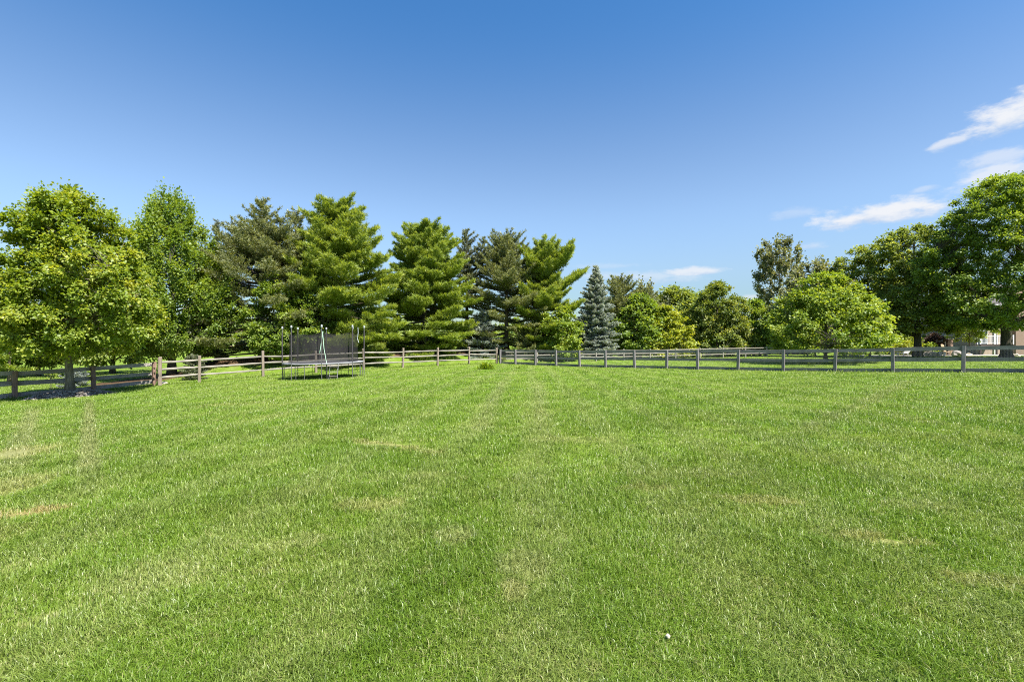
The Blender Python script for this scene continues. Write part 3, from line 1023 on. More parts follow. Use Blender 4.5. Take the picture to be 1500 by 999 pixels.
def post(parent, p, H, w, m, name='post', seed=0, top='flat'):
    rng = np.random.default_rng(seed)
    mb = MB()
    n = 5
    vs, fs = [], []
    for k in range(n):
        z = -.25 + (H + .25) * k / (n - 1)
        j = rng.normal(0, .004, 8)
        r = w / 2
        c = r * .82
        pts = [(-c, -r), (c, -r), (r, -c), (r, c), (c, r), (-c, r), (-r, c), (-r, -c)]
        for i, (x, y) in enumerate(pts):
            dz = (.02 * (1 if x > 0 else -1) if k == n - 1 and top != 'flat' else 0)
            vs.append((x + j[i], y + j[i - 1], z + dz))
    for k in range(n - 1):
        for i in range(8):
            a, b_ = k * 8 + i, k * 8 + (i + 1) % 8
            fs.append((a, b_, b_ + 8, a + 8))
    fs.append(tuple((n - 1) * 8 + i for i in range(8)))
    mb.add(vs, fs)
    o = mb.build(name, m, parent)
    o.location = Vector(p)
    o.rotation_euler = (rng.normal(0, .02), rng.normal(0, .02), 0)
    return o


def board_fence(name, label, pts, H, pw, bh, zs, mb_, mp_, seed, wire=True):
    root = thing(name, label, 'fence', Vector((0, 0, 0)))
    rng = np.random.default_rng(seed)
    P = [Vector((p.x, p.y, gz(p.x, p.y))) for p in pts]
    d = (pts[-1] - pts[0]).normalized()
    out = Vector((d.y, -d.x, 0))           # away from the lawn
    if out.y < 0:
        out = -out
    ang = math.atan2(d.y, d.x)
    for i, p in enumerate(P):
        o = post(root, p, H + rng.normal(0, .012), pw, mp_, seed=seed * 100 + i)
        o.rotation_euler.z = ang
    for a, c in zip(P[:-1], P[1:]):
        for z in zs:
            mb = MB()
            L = (c - a).length
            n = 5
            th = .036
            vs, fs = [], []
            sag = rng.normal(0, .008)
            for k in range(n):
                q = k / (n - 1)
                zz = sag * math.sin(q * 3.14)
                for (y, zz2) in ((-th / 2, -bh / 2), (th / 2, -bh / 2), (th / 2, bh / 2), (-th / 2, bh / 2)):
                    vs.append((q * (L - .006) + .003, y, zz2 + zz + rng.normal(0, .003)))
            for k in range(n - 1):
                for i in range(4):
                    e, f = k * 4 + i, k * 4 + (i + 1) % 4
                    fs.append((e, e + 4, f + 4, f))
            fs += [(0, 1, 2, 3), ((n - 1) * 4 + 3, (n - 1) * 4 + 2, (n - 1) * 4 + 1, (n - 1) * 4)]
            mb.add(vs, fs)
            o = mb.build('board', mb_, root)
            of = out * (pw / 2 + th / 2 + .003)
            dz = Vector((0, 0, z + rng.normal(0, .012)))
            oriented(o, a + of + dz, c + of + dz + Vector((0, 0, rng.normal(0, .012))))
    if wire:
        mb = MB()
        of = out * (pw / 2 - .006)
        for a, c in zip(P[:-1], P[1:]):
            L = (c - a).length
            n = int(L / .05)
            for k in range(n):
                p = a.lerp(c, k / n) + of
                mb.tube([p + Vector((0, 0, .03)), p + Vector((0, 0, max(zs) - .03))], .0014, 3, cap=False)
            for z in np.arange(.05, max(zs), .1):
                mb.tube([a + of + Vector((0, 0, z)), c + of + Vector((0, 0, z))], .0014, 3, cap=False)
        mb.build('wire_mesh', M_WIRE, root)
    return root


# grey three-board fence on the right
cols = [732.5, 755, 784, 814.5, 849, 887, 929.5, 976.5, 1021.5, 1080.5, 1147, 1222.5, 1307.5, 1410.5]
pts = [on_line(c, BOARD_A, BOARD_B) for c in cols]
stepv = (BOARD_B - BOARD_A).normalized() * 2.5
pts += [pts[-1] + stepv, pts[-1] + stepv * 2]
board_fence('board_fence', 'grey weathered three board fence with wire mesh along the right side', pts, 1.35, .165, .19, (.11, .68, 1.235), M_BOARD, M_POSTG, 5)
# pale board fence on the left with brown posts
LP_ = [Vector((-24.6, 16.4)), Vector((-23.35, 18.9)), Vector((-22.1, 21.5)), Vector((-20.85, 24.1)), Vector((-19.35, 26.15))]
LP_ = [Vector((-26.0, 13.9))] + LP_
board_fence('board_fence', 'board fence with brown posts and wire mesh behind the mulched maple', LP_, 1.25, .165, .19, (.16, .66, 1.12), M_LBOARD, M_LPOST, 6)


def split_rail_fence():
    root = thing('split_rail_fence', 'rustic split rail fence with three rails behind the trampoline', 'fence', Vector((0, 0, 0)))
    cols = [234, 292, 385.5, 463, 533, 590, 641, 687, 727.5]
    P = []
    for i, c in enumerate(cols):
        q = on_line(c, RAIL_A, RAIL_B)
        P.append(Vector((q.x, q.y, gz(q.x, q.y))))
    rng = np.random.default_rng(77)
    ang = math.atan2((RAIL_B - RAIL_A).y, (RAIL_B - RAIL_A).x)
    for i, p in enumerate(P):
        o = post(root, p, 1.5 + rng.normal(0, .03), .17 if i in (0, 8) else .14, M_RPOST, seed=700 + i, top='slant')
        o.rotation_euler.z = ang
    for a, c in zip(P[:-1], P[1:]):
        for z in (.43, .83, 1.23):
            mb = MB()
            L = (c - a).length
            n = 7
            vs, fs = [], []
            bow, sag = rng.normal(0, .02), rng.normal(-.01, .015)
            h, w = .052 + .008 * rng.random(), .036 + .008 * rng.random()
            for k in range(n):
                q = k / (n - 1)
                f = .62 if k in (0, n - 1) else 1.0
                for (y, zz) in ((-w, -h * .5), (0, -h), (w, -h * .55), (w * .9, h * .5), (0, h), (-w, h * .6)):
                    vs.append((q * L, y * f + bow * math.sin(3.14 * q) + rng.normal(0, .003), zz * f + sag * math.sin(3.14 * q) + rng.normal(0, .004)))
            for k in range(n - 1):
                for i in range(6):
                    e, f = k * 6 + i, k * 6 + (i + 1) % 6
                    fs.append((e, e + 6, f + 6, f))
            fs += [tuple(range(6)), tuple((n - 1) * 6 + i for i in range(6))[::-1]]
            mb.add(vs, fs)
            o = mb.build('rail', M_RAIL, root)
            oriented(o, a + Vector((0, 0, z + rng.normal(0, .02))), c + Vector((0, 0, z + rng.normal(0, .02))))
    # short spare post leaning on the next-to-last post
    return root


split_rail_fence()


def far_fence():
    root = thing('rail_fence', 'distant pale two rail fence seen through the grey board fence', 'fence', Vector((0, 0, 0)))
    A, B = Vector((-.6, 45.6)), Vector((48.0, 63.0))
    n = 16
    P = []
    for k in range(n + 1):
        q = A.lerp(B, k / n)
        P.append(Vector((q.x, q.y, gz(q.x, q.y))))
    ang = math.atan2((B - A).y, (B - A).x)
    for i, p in enumerate(P[1:]):
        o = post(root, p, 1.2, .12, M_FAR, seed=900 + i)
        o.rotation_euler.z = ang
    for a, c in zip(P[:-1], P[1:]):
        for z in (.42, .72, 1.04):
            mb = MB()
            L = (c - a).length
            mb.box((L / 2, 0, 0), (L, .04, .1), bev=.008)
            o = mb.build('rail', M_FAR, root)
            oriented(o, a + Vector((0, 0, z)), c + Vector((0, 0, z)))


far_fence()

# ------------------------------------------------------------------ mulch mound at the maple
def mulch_mound():
    rng = np.random.default_rng(5)
    c = at(103, 21.7)
    n = 40
    vs, fs = [], []
    rings = 8
    for r in range(rings + 1):
        q = r / rings
        for k in range(n):
            a = 2 * math.pi * k / n
            R_ = q * (1.5 + .14 * math.sin(a * 3 + 1) + .09 * math.sin(a * 5))
            x, y = math.cos(a) * R_, math.sin(a) * R_ * .8
            z = gz(c.x + x, c.y + y) - c.z + .26 * (1 - q ** 2) ** .8 - (.02 if r == rings else 0) + (rng.normal(0, .01) if 0 < r < rings else 0)
            vs.append((x, y, z))
    for r in range(rings):
        for k in range(n):
            fs.append((r * n + k, (r + 1) * n + k, (r + 1) * n + (k + 1) % n, r * n + (k + 1) % n))
    m = 5200
    a = rng.random(m) * 6.28
    q = np.sqrt(rng.random(m)) * 1.06
    R_ = q * (1.5 + .14 * np.sin(a * 3 + 1) + .09 * np.sin(a * 5))
    x, y = np.cos(a) * R_, np.sin(a) * R_ * .8
    z = ground(c.x + x, c.y + y) - c.z + .26 * np.clip(1 - q ** 2, 0, 1) ** .8
    for i in range(m):
        M = Matrix.Rotation(rng.random() * 6.28, 3, 'Z') @ Matrix.Rotation(rng.normal(0, .45), 3, 'X')
        l, w, t = .03 + .06 * rng.random(), .018 + .02 * rng.random(), .008
        b = len(vs)
        for (px, py, pz) in ((-l, -w, 0), (l, -w * .8, 0), (l * .9, w, t), (-l, w * .9, t)):
            v = M @ Vector((px, py, pz))
            vs.append((x[i] + v.x, y[i] + v.y, z[i] + v.z + .012))
        fs.append((b, b + 1, b + 2, b + 3))
    me = bpy.data.meshes.new('mulch')
    me.from_pydata(vs, [], fs)
    mt, T = mat('mulch_chips')
    geo = T.n('ShaderNodeNewGeometry')
    c2 = T.mix(geo.outputs['Random Per Island'], (.12, .105, .095), (.46, .42, .375))
    principled(T, c2, .95, .1)
    o = link('mulch', me, mt)
    o.location = c
    o['kind'] = 'stuff'


mulch_mound()

# ------------------------------------------------------------------ trampoline
def trampoline():
    Y = 27.6
    c = at(475, Y)
    root = thing('trampoline', 'round trampoline with black safety net and ladder in front of the split rail fence', 'trampoline', c)
    Rf, Rn, hz = 2.12, 1.86, .83

    def lz(x, y):
        return gz(c.x + x, c.y + y) - c.z
    tilt = (lz(Rf, 0) - lz(-Rf, 0)) / (2 * Rf)

    def fz(x):
        return hz + x * tilt * .8
    mb = MB()
    n = 48
    ring = [(math.cos(2 * math.pi * k / n) * Rf, math.sin(2 * math.pi * k / n) * Rf, fz(math.cos(2 * math.pi * k / n) * Rf)) for k in range(n + 1)]
    mb.tube(ring, .022, 6, cap=False)
    mb.build('frame', M_STEEL, root, smooth=True)
    mb = MB()
    vs, fs = [], []
    for k in range(n):
        a = 2 * math.pi * k / n
        for (r, dz) in ((Rf + .05, .0), (Rf + .04, .045), (Rn - .02, .05), (Rn - .02, .012)):
            x = math.cos(a) * r
            vs.append((x, math.sin(a) * r, fz(x) + dz))
    for k in range(n):
        for i in range(4):
            a, b_ = k * 4 + i, k * 4 + (i + 1) % 4
            a2, b2 = ((k + 1) % n) * 4 + i, ((k + 1) % n) * 4 + (i + 1) % 4
            fs.append((a, a2, b2, b_))
    mb.add(vs, fs)
    mb.build('edge_pad', M_PAD, root)
    mb = MB()
    vs = [(0, 0, fz(0) - .05)] + [(math.cos(2 * math.pi * k / n) * (Rn - .04), math.sin(2 * math.pi * k / n) * (Rn - .04), fz(math.cos(2 * math.pi * k / n) * Rn) + .005) for k in range(n)]
    fs = [(0, 1 + k, 1 + (k + 1) % n) for k in range(n)]
    mb.add(vs, fs)
    mb.build('jump_mat', M_MATBLACK, root)
    # six net poles (dark foam sleeve below, bare tube above) and W legs under the frame
    for i in range(8):
        a = math.radians(-72 + 45 * i)
        x, y = math.cos(a) * (Rf + .06), math.sin(a) * (Rf + .06)
        mb = MB()
        mb.tube([(x, y, lz(x, y) - .03), (x, y, fz(x) + 1.98)], .021, 7)
        po = mb.build('net_pole', M_DARKSTEEL, root)
        if i != 0:
            mb = MB()
            mb.tube([(x, y, fz(x) + .1), (x, y, fz(x) + 1.75)], .034, 7)
            mb.build('foam_sleeve', M_DARKTUBE, po)
        mb = MB()
        mb.tube([(x, y, fz(x) + 1.96), (x, y, fz(x) + 2.05), (x, y, fz(x) + 2.08)], [.05, .05, .02], 8)
        mb.build('pole_cap', M_CAP, po)
    for i in range(8):
        a0 = math.radians(-72 + 45 * i + 7)
        a1 = math.radians(-72 + 45 * i + 21)
        mb = MB()
        p, q = [(math.cos(a) * Rf, math.sin(a) * Rf) for a in (a0, a1)]
        mb.tube([(p[0], p[1], fz(p[0])), (p[0], p[1], lz(*p) + .03), (q[0], q[1], lz(*q) + .03), (q[0], q[1], fz(q[0]))], .015, 6)
        mb.build('leg', M_DARKSTEEL, root)
    # hanging net: sags between its ties, gathered near the entrance
    rng = np.random.default_rng(3)
    mb = MB()
    n, rows = 96, 9
    vs, fs = [], []
    for k in range(n):
        a = 2 * math.pi * k / n
        for r in range(rows):
            q = r / (rows - 1)
            tie = abs(math.sin((a + math.radians(72)) * 4))
            R_ = Rn * (1 - .035 * math.sin(q * 3.14) * (1 + .5 * math.sin(a * 9))) + .02 * math.sin(a * 17 + q * 3)
            x = math.cos(a) * R_
            vs.append((x, math.sin(a) * R_, fz(x) + .06 + q * (1.62 - .10 * tie)))
    for k in range(n):
        for r in range(rows - 1):
            a = k * rows + r
            b_ = ((k + 1) % n) * rows + r
            fs.append((a, b_, b_ + 1, a + 1))
    mb.add(vs, fs)
    mb.build('safety_net', M_NET, root, smooth=True)
    # entrance strap hanging in an A shape, and the ladder leaning on the frame
    mb = MB()
    e = Vector((.62, -Rn * .97, fz(.62) + 1.62))
    mb.tube([e, e + Vector((-.10, -.05, -.8)), e + Vector((-.13, -.08, -1.05))], .016, 5)
    mb.tube([e, e + Vector((.10, -.08, -.8)), e + Vector((.24, -.14, -1.45)), e + Vector((.30, -.2, -1.62))], .016, 5)
    mb.tube([e, e + Vector((0, .02, .12))], .02, 5)
    mb.build('entrance_strap', M_ROPE, root)
    mb = MB()
    t0 = Vector((2.12, -.62, fz(2.12) + 1.95))
    mb.tube([t0, t0 + Vector((.02, 0, -.3)), t0 + Vector((-.03, 0, -.62)), t0 + Vector((.06, -.02, -.85))], .02, 5)
    mb.build('net_strap', M_CAP, root)
    lad = MB()
    for sx in (1.02, 1.46):
        lad.tube([(sx, -1.78, fz(sx) + .03), (sx + .12, -2.32, lz(sx, -2.3) - .02)], .013, 6)
    lo = lad.build('ladder', M_DARKSTEEL, root)
    for q in (.25, .52, .8):
        st = MB()
        st.box((1.24 + .12 * q, -1.78 - .54 * q, (fz(1.2) + .03) * (1 - q) + q * lz(1.3, -2.3)), (.42, .08, .025), bev=.006)
        st.build('step', M_DARKTUBE if q == .25 else M_LBOARD, lo)


trampoline()

# ------------------------------------------------------------------ small plants
def blades_plant(name, label, base, n, L, spreadr, fmat, seed, wd=.03, cat='plant'):
    """A clump of arching blades."""
    rng = np.random.default_rng(seed)
    a = rng.random(n) * 6.28
    r = rng.random(n) ** .8 * spreadr * .5 * (.8 + .3 * np.sin(3 * a + seed))
    X, Y = np.cos(a) * r, np.sin(a) * r * .7
    out = a + rng.normal(0, .9, n)
    ln = L * (.3 + .75 * rng.random(n)) * (1 - .62 * (r / (spreadr * .45 + 1e-6)) ** 1.5)
    lean = .25 + .6 * rng.random(n)
    P0 = np.stack([X, Y, np.full(n, -.03)], -1)
    h = np.stack([np.cos(out), np.sin(out), 0 * out], -1)
    s = np.stack([-np.sin(out), np.cos(out), 0 * out], -1) * wd * .5
    up = np.array([0, 0, 1.0])
    P1 = P0 + h * (ln * lean * .35)[:, None] + up * (ln * .62)[:, None]
    P2 = P0 + h * (ln * lean)[:, None] + up * (ln * (1 - .45 * lean))[:, None]
    v = np.stack([P0 - s * .6, P0 + s * .6, P1 + s, P1 - s, P2], 1).reshape(-1, 3)
    b_ = np.arange(n) * 5
    faces = np.stack([b_, b_ + 1, b_ + 2, b_ + 3, b_ + 3, b_ + 2, b_ + 4], -1).ravel()
    ls = np.stack([np.arange(n) * 7, np.arange(n) * 7 + 4], -1).ravel()
    tone = np.clip(.5 + .22 * rng.normal(0, 1, n), 0, 1)
    me = np_mesh(name, v, faces, ls, np.tile([4, 3], n), dict(tone=np.repeat(tone, 2)))
    o = link(name, me, fmat)
    o.location = base
    tag(o, label, cat)
    return o


blades_plant('weed_clump', 'lush clump of tall weeds at the corner of the two fences', hit(712, 541), 240, .95, 1.4, FO_WEED, 4, .055)
blades_plant('weed_clump', 'small weed tuft at the foot of the second grey fence post', hit(760, 539.5), 110, .3, .7, FO_WEED, 9, .035)
b = at(283, 29.5)
conifer('spruce_sapling', 'small grey green spruce sapling behind the first split rails', b, zat(519, 29.5) - b.z, .75, 201, FO_GREYSPRUCE, zb=.1, trunk_r=.04, gap=.2, nb=6, needle=.11, nw=.03, tuft=.11,
        prof=((0, 1), (.5, .8), (1, .12)), elev=(0, 30))
b = at(110, 28.0)
conifer('blue_spruce_sapling', 'low silvery spruce sapling behind the maple trunk', b, zat(545, 28) - b.z, .8, 203, FO_BLUE, zb=.08, trunk_r=.04, gap=.17, nb=7, needle=.1, nw=.03, tuft=.1,
        prof=((0, 1), (.5, .9), (.85, .5), (1, .15)), elev=(0, 30))
b = at(75, 27.0)
broadleaf('young_sapling', 'tiny bright sapling behind the wire of the left board fence', b, .95, .35, BALL, .3, 205, FO_BRIGHT, BK_DARK, .015, 12, 14, .09, .12, limbs=3)
b = at(14, 34)
conifer('white_pine_tree', 'pale yellow pine low behind the maple at the frame edge', b, 3.6, 2.3, 207, FO_WPINE, zb=1.2, trunk_r=.1, gap=.5, nb=6, needle=.22, nw=.05)
b = at(56, 44)
broadleaf('shade_tree', 'distant low crowned tree seen under the maple crown', b, 6.5, 1.1, BALL, 4.2, 209, FO_DEEP, BK_DARK, .17, 160, 70, .24, .6, limbs=8)
b = at(-40, 40)
broadleaf('shade_tree', 'green tree mostly beyond the left frame edge', b, 9.5, 1.2, EGG, 4.5, 211, FO_SILVER, BK_DARK, .2, 190, 70, .24, .65, limbs=8)
b = at(165, 44)
broadleaf('broad_leaved_tree', 'green tree filling the gap between the two left maples', b, 8.5, 1.0, EGG, 4.2, 213, FO_DEEP, BK_DARK, .2, 220, 70, .25, .65, limbs=8)


def far_woods():
    """Low distant woodland that reads as one mass on the horizon."""
    rng = np.random.default_rng(99)
    n = 60000
    a = rng.random(n) * 2.6 - 1.3
    r = 115 + 60 * rng.random(n)
    hgt = 6.6 + 1.6 * np.sin(a * 23) + 1.1 * np.sin(a * 61 + 2) + .8 * np.sin(a * 131)
    z = hgt * rng.random(n) ** .6
    P = np.stack([np.sin(a) * r, np.cos(a) * r, -1 + z], -1)
    D = unit(rng.normal(0, 1, (n, 3)))
    Nn = unit(rng.normal(0, .6, (n, 3)) + np.array([0, 0, .8]))
    L = .9 * (.6 + .8 * rng.random(n))
    o = link('distant_woods', leaf_mesh('distant_woods', P, D, Nn, L, L * .8, rng.random(n) * .6), FO_DEEP)
    o['kind'] = 'stuff'


far_woods()
b = at(522, 45)
broadleaf('leafy_bush', 'green bush behind the right end of the trampoline', b, zat(462, 45) - b.z, .15, BALL, 2.3, 222, FO_OVAL, BK_DARK, .06, 110, 60, .18, .48, limbs=5, cat='bush')
# understorey along the berm and behind the right fence
b = at(565, 53)
broadleaf('leafy_bush', 'mixed green bush in the gap between the two yellow green pines', b, zat(478, 53) - b.z, .15, BALL, 2.4, 221, FO_SILVER, BK_DARK, .06, 90, 60, .22, .5, limbs=5, cat='bush')
b = at(450, 35.5)
broadleaf('young_maple_tree', 'young green maple in front of the dark pines above the trampoline', b, zat(424, 35.5) - b.z, .9, EGG, 1.9, 223, FO_SILVER, BK_DARK, .07, 110, 70, .15, .42, limbs=8)
b = at(402, 34.6)
broadleaf('young_maple_tree', 'young green tree at the foot of the olive brown pine', b, zat(398, 34.6) - b.z, .6, EGG, 1.9, 225, FO_SILVER, BK_DARK, .07, 150, 70, .15, .42, limbs=8)

# ------------------------------------------------------------------ house, deck and yard things at the right
def house():
    Y = 60.0
    x0 = (1429 - 750) * Y / F
    zg = gz(x0, Y)
    root = thing('brick_house', 'tan brick house with white trim behind the largest maple', 'house', Vector((x0, Y, zg)))
    W, D, Hh = 16.0, 9.0, 6.2

    def wx(px):
        return (px - 750) * Y / F - x0
    mb = MB()
    mb.box((W / 2, D / 2, Hh / 2 - .2), (W, D, Hh + .4))
    mb.build('wall', M_BRICK, root)
    mb = MB()
    ov = .5
    zr = Hh + 3.0
    vs = [(-ov, -ov, Hh), (W + ov, -ov, Hh), (W + ov, D + ov, Hh), (-ov, D + ov, Hh), (2.5, D / 2, zr), (W - 2.5, D / 2, zr)]
    mb.add(vs, [(0, 1, 5, 4), (2, 3, 4, 5), (1, 2, 5), (3, 0, 4), (3, 2, 1, 0)])
    mb.build('roof', M_SHINGLE, root)
    mb = MB()
    mb.box((W / 2, -ov - .012, Hh - .1), (W + 2 * ov, .025, .2))
    mb.build('fascia', M_WHITE, root)
    mb = MB()
    mb.box((wx(1456), -.06, 3.0), (.22, .115, 6.0))
    mb.build('downpipe', M_WHITE, root)
    mb = MB()
    mb.box((wx(1488), -.35, 3.9), (1.5, .7, 8.2))
    mb.build('chimney', M_BRICKR, root)
    for (px, z0, z1, w) in ((1438, 1.0, 3.0, 1.25), (1516, 1.0, 2.5, 1.6), (1540, 3.8, 5.3, 1.2), (1463, 4.0, 5.4, 1.0), (1516, 3.8, 5.3, 1.2)):
        f = MB()
        x = wx(px)
        t = .09
        zc = (z0 + z1) / 2
        h = z1 - z0
        f.box((x - w / 2, -.03, zc), (t, .07, h + t))
        f.box((x + w / 2, -.03, zc), (t, .07, h + t))
        f.box((x, -.03, z1), (w - t, .07, t))
        f.box((x, -.03, z0), (w - t, .07, t))
        f.box((x, -.025, zc), (.05, .05, h - t))
        fo = f.build('window', M_WHITE, root)
        g = MB()
        g.box((x, -.006, zc), (w - .02, .02, h - .02))
        g.build('pane', M_GLASS, fo)
    # raised deck in front of the wall with white railing and dark skirt
    dx0, dx1 = wx(1400.5), wx(1447)
    zd = zat(504.6, 58) - zg
    dk = MB()
    dk.box(((dx0 + dx1) / 2, -1.6, zd - .02), (dx1 - dx0, 3.0, .05))
    deck = dk.build('deck', M_DARKWOOD, root)
    sk = MB()
    sk.box(((dx0 + dx1) / 2, -3.12, zd - .14), (dx1 - dx0, .04, .27))
    sk.build('skirt', M_DARKWOOD, deck)
    for px in (1401.5, 1424, 1446):
        pm = MB()
        pm.box((wx(px), -3.0, (zd - .045) / 2 - .1), (.14, .14, zd - .05 + .2))
        pm.build('support_post', M_DARKWOOD, deck)
    rl = MB()
    rl.box(((dx0 + dx1) / 2, -3.04, zd + 1.0), (dx1 - dx0, .07, .06))
    rl.box(((dx0 + dx1) / 2, -3.04, zd + .14), (dx1 - dx0, .05, .06))
    for px in (1401, 1424, 1446.6):
        rl.box((wx(px), -3.04, zd + .58), (.11, .11, 1.1))
    x = dx0 + .16
    while x < dx1 - .1:
        rl.box((x, -3.04, zd + .57), (.035, .035, .79))
        x += .15
    rl.build('railing', M_WHITE, deck)
    dd = MB()
    dd.box((dx0 + 3.1, -.03, zd + 1.0), (.9, .05, 2.0))
    dd.build('door', M_GLASS, root)
    return root


house()


def rock(label, px, py_base, Y, s, seed, m):
    import bmesh
    rng = np.random.default_rng(seed)
    bm = bmesh.new()
    bmesh.ops.create_icosphere(bm, subdivisions=2, radius=1)
    for v in bm.verts:
        d = v.co.normalized()
        k = 1 + .2 * math.sin(d.x * 3 + seed) * math.cos(d.y * 4 + seed * 2) + .12 * math.sin(d.z * 5 + d.x * 4 + seed)
        v.co = Vector((d.x * s[0] * k, d.y * s[1] * k, max(d.z * s[2] * k, -s[2] * .5) + rng.normal(0, .012)))
    me = bpy.data.meshes.new('boulder')
    bm.to_mesh(me)
    bm.free()
    o = link('boulder', me, m)
    b = at(px, Y)
    o.location = b + Vector((0, 0, s[2] * .35))
    o.rotation_euler.z = rng.random() * 3
    tag(o, label, 'rock', 'boulders along the patio')
    return o


rock('flat pale boulder beside the stout leaning trunk', 1352, 0, 50, (.5, .35, .28), 1, M_STONE)
rock('broad pinkish boulder between the two large trunks', 1365, 0, 49.5, (.75, .4, .4), 2, M_STONE)
rock('white faced boulder left of the wooden chair', 1377, 0, 49, (.4, .35, .38), 3, M_STONE)
rock('long grey boulder under the deck corner', 1402, 0, 50, (.8, .45, .42), 4, M_STONEG)
rock('low tan boulder before the deck', 1419, 0, 49, (.55, .35, .25), 5, M_STONE)
rock('small pale boulder at the foot of the thickest trunk', 1487, 0, 46, (.35, .3, .22), 6, M_STONE)


def patio():
    mb = MB()
    x0, x1, y0, y1 = 38.5, 58, 51, 57.5
    nx, ny = 20, 8
    vs = []
    for i in range(nx + 1):
        for j in range(ny + 1):
            x, y = x0 + (x1 - x0) * i / nx, y0 + (y1 - y0) * j / ny
            vs.append((x, y, gz(x, y) + .06))
    fs = [(i * (ny + 1) + j, (i + 1) * (ny + 1) + j, (i + 1) * (ny + 1) + j + 1, i * (ny + 1) + j + 1) for i in range(nx) for j in range(ny)]
    b_ = len(vs)
    mb.add(vs, fs)
    o = mb.build('patio', M_STONEG)
    sm = o.modifiers.new('thick', 'SOLIDIFY')
    sm.thickness = .12
    o['kind'] = 'structure'


patio()


def patio_chair(px, Y, rz):
    c = at(px, Y)
    c.z += .06
    root = thing('wooden_chair', 'slatted wooden garden chair on the patio left of the deck', 'chair', c, rz=rz)
    m = plain_mat('chair_timber', (.40, .30, .19), .8, 0, .2)
    for k in range(7):
        mb = MB()
        x = -.3 + k * .1
        M = Matrix.Rotation(math.radians(-18), 3, 'X')
        mb.box((x, .42, .78), (.075, .02, .95 - .03 * abs(k - 3) ** 1.4), M)
        mb.build('back_slat', m, root)
    mb = MB()
    mb.box((0, .02, .38), (.62, .55, .03), Matrix.Rotation(math.radians(8), 3, 'X'))
    mb.build('seat', m, root)
    for sx in (-.36, .36):
        mb = MB()
        mb.box((sx, .02, .6), (.12, .72, .025))
        mb.build('armrest', m, root)
        for sy in (-.28, .3):
            mb = MB()
            mb.box((sx, sy, .29), (.06, .08, .585))
            mb.build('leg', m, root)


patio_chair(1389, 51.8, .5)


def lounger():
    c = at(1322, 52)
    root = thing('garden_lounger', 'pale reclining garden lounger near the stout leaning trunk', 'lounger', c, rz=.1)
    mb = MB()
    mb.box((-.3, 0, .36), (1.25, .6, .06), bev=.01)
    mb.build('seat', M_WHITE, root)
    mb = MB()
    mb.box((.62, 0, .60), (.85, .6, .06), Matrix.Rotation(math.radians(-42), 3, 'Y'), bev=.01)
    mb.build('backrest', M_WHITE, root)
    for sx in (-.8, .35):
        for sy in (-.26, .26):
            mb = MB()
            mb.box((sx, sy, .15), (.05, .05, .36))
            mb.build('leg', M_WHITE, root)


lounger()


def newel():
    c = at(1383.5, 56.8)
    root = thing('gate_pillar', 'white post with capped top beside a red brick pier left of the deck', 'pillar', c)
    mb = MB()
    h = zat(491.5, 56.8) - c.z
    mb.box((0, 0, h / 2 - .1), (.2, .2, h + .2), bev=.01)
    mb.box((0, 0, h + .03), (.28, .28, .07), bev=.015)
    mb.build('post', M_WHITE, root)
    mb = MB()
    h2 = zat(497.5, 57) - c.z
    mb.box((.48, .05, h2 / 2 - .1), (.62, .55, h2 + .2))
    br = mb.build('brick_pier', M_BRICKR, root)
    mb = MB()
    mb.box((.48, .05, h2 + .045), (.72, .65, .08), bev=.01)
    mb.build('cap_stone', M_STONE, br)


newel()
b = at(1369, 57)
broadleaf('purple_shrub', 'dark purple leaved shrub left of the white pillar', b, zat(489, 57) - b.z, .2, BALL, 1.15, 231, FO_PURPLE, BK_DARK, .05, 60, 60, .16, .32, limbs=5, cat='bush')
b = at(1330, 56)
broadleaf('golden_shrub', 'yellow green shrub left of the stout leaning trunk', b, zat(500, 56) - b.z, .15, BALL, 1.35, 233, FO_GOLD, BK_DARK, .05, 60, 55, .16, .34, limbs=5, cat='bush')
b = at(1362, 55)
broadleaf('golden_shrub', 'lime shrub between the stout leaning trunk and the purple shrub', b, zat(503, 55) - b.z, .15, BALL, .9, 235, FO_BRIGHT, BK_DARK, .05, 40, 55, .15, .3, limbs=5, cat='bush')
b = at(1420, 54.0)
broadleaf('young_maple_tree', 'light green young tree in front of the deck railing', b, zat(452, 54) - b.z, 1.7, BALL, 2.3, 237, FO_BRIGHT, BK_DARK, .07, 110, 55, .18, .42, limbs=6)
b = at(1300, 66)
broadleaf('leafy_bush', 'dark hedge like bush behind the dark thin trunk', b, 3.4, .2, BALL, 4.5, 239, FO_DEEP, BK_DARK, .1, 130, 60, .26, .6, limbs=6, cat='bush', squash=(1.3, .7))
b = at(1250, 60)
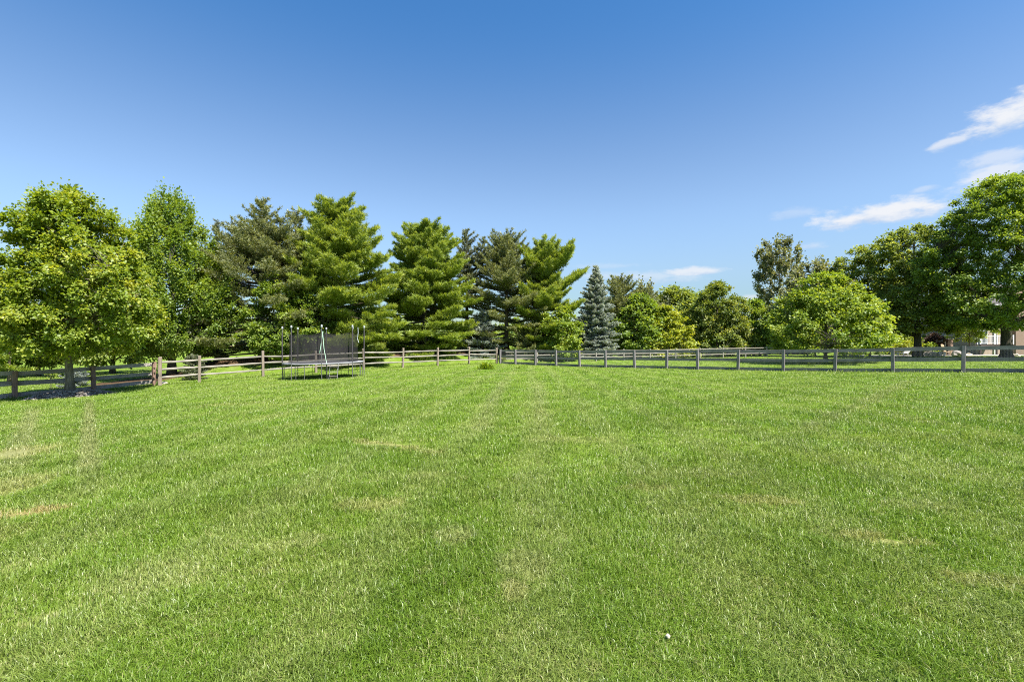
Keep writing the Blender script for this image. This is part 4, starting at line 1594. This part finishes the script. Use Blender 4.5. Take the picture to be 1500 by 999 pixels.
broadleaf('leafy_bush', 'low golden green bush under the bright spreading tree', b, 1.4, .1, BALL, 1.9, 241, FO_GOLD, BK_DARK, .05, 60, 50, .18, .4, limbs=5, cat='bush')
b = at(1385, 72)
broadleaf('broad_leaved_tree', 'tall green tree behind the deck between the two dark maples', b, 9.5, .6, EGG, 5.0, 243, FO_OVAL, BK_DARK, .2, 240, 65, .3, .75, limbs=8)
b = at(1165, 68)
broadleaf('leafy_bush', 'green bush filling the foot of the airy tall tree', b, zat(462, 68) - b.z, .2, BALL, 4.4, 245, FO_OVAL, BK_DARK, .12, 160, 60, .28, .65, limbs=6, cat='bush')
b = at(1030, 88)
broadleaf('broad_leaved_tree', 'far green tree between the golden tree and the egg shaped tree', b, zat(430, 88) - b.z, 1, EGG, 6.5, 247, FO_SILVER, BK_DARK, .2, 200, 60, .4, .95, limbs=8)
b = at(905, 86)
broadleaf('broad_leaved_tree', 'far dull tree behind the brownish pine', b, zat(436, 86) - b.z, 1, EGG, 6.5, 249, FO_DEEP, BK_DARK, .2, 200, 60, .4, .95, limbs=8)

# pebble lying in the grass near the bottom of the picture, and the pale lump at the corner post
def pebble(name, label, p, s, m, seed):
    import bmesh
    bm = bmesh.new()
    bmesh.ops.create_icosphere(bm, subdivisions=3, radius=1)
    for v in bm.verts:
        d = v.co.normalized()
        k = 1 + .14 * math.sin(d.x * 3 + seed) + .1 * math.cos(d.y * 4 + d.z * 3)
        v.co = Vector((d.x * s[0] * k, d.y * s[1] * k, d.z * s[2] * k))
    me = bpy.data.meshes.new(name)
    bm.to_mesh(me)
    bm.free()
    me.polygons.foreach_set('use_smooth', np.ones(len(me.polygons), bool))
    o = link(name, me, m)
    o.location = p
    tag(o, label, 'stone')


w = hit(978, 947)
pebble('pebble', 'small cream pebble lying in the near grass', w + Vector((0, 0, .05)), (.0135, .012, .0095), M_PEB, 1)
w = hit(241, 563)
pebble('stone', 'flat yellowish stone at the foot of the first rail post', w + Vector((0, 0, .06)), (.22, .16, .09), M_STONE, 2)
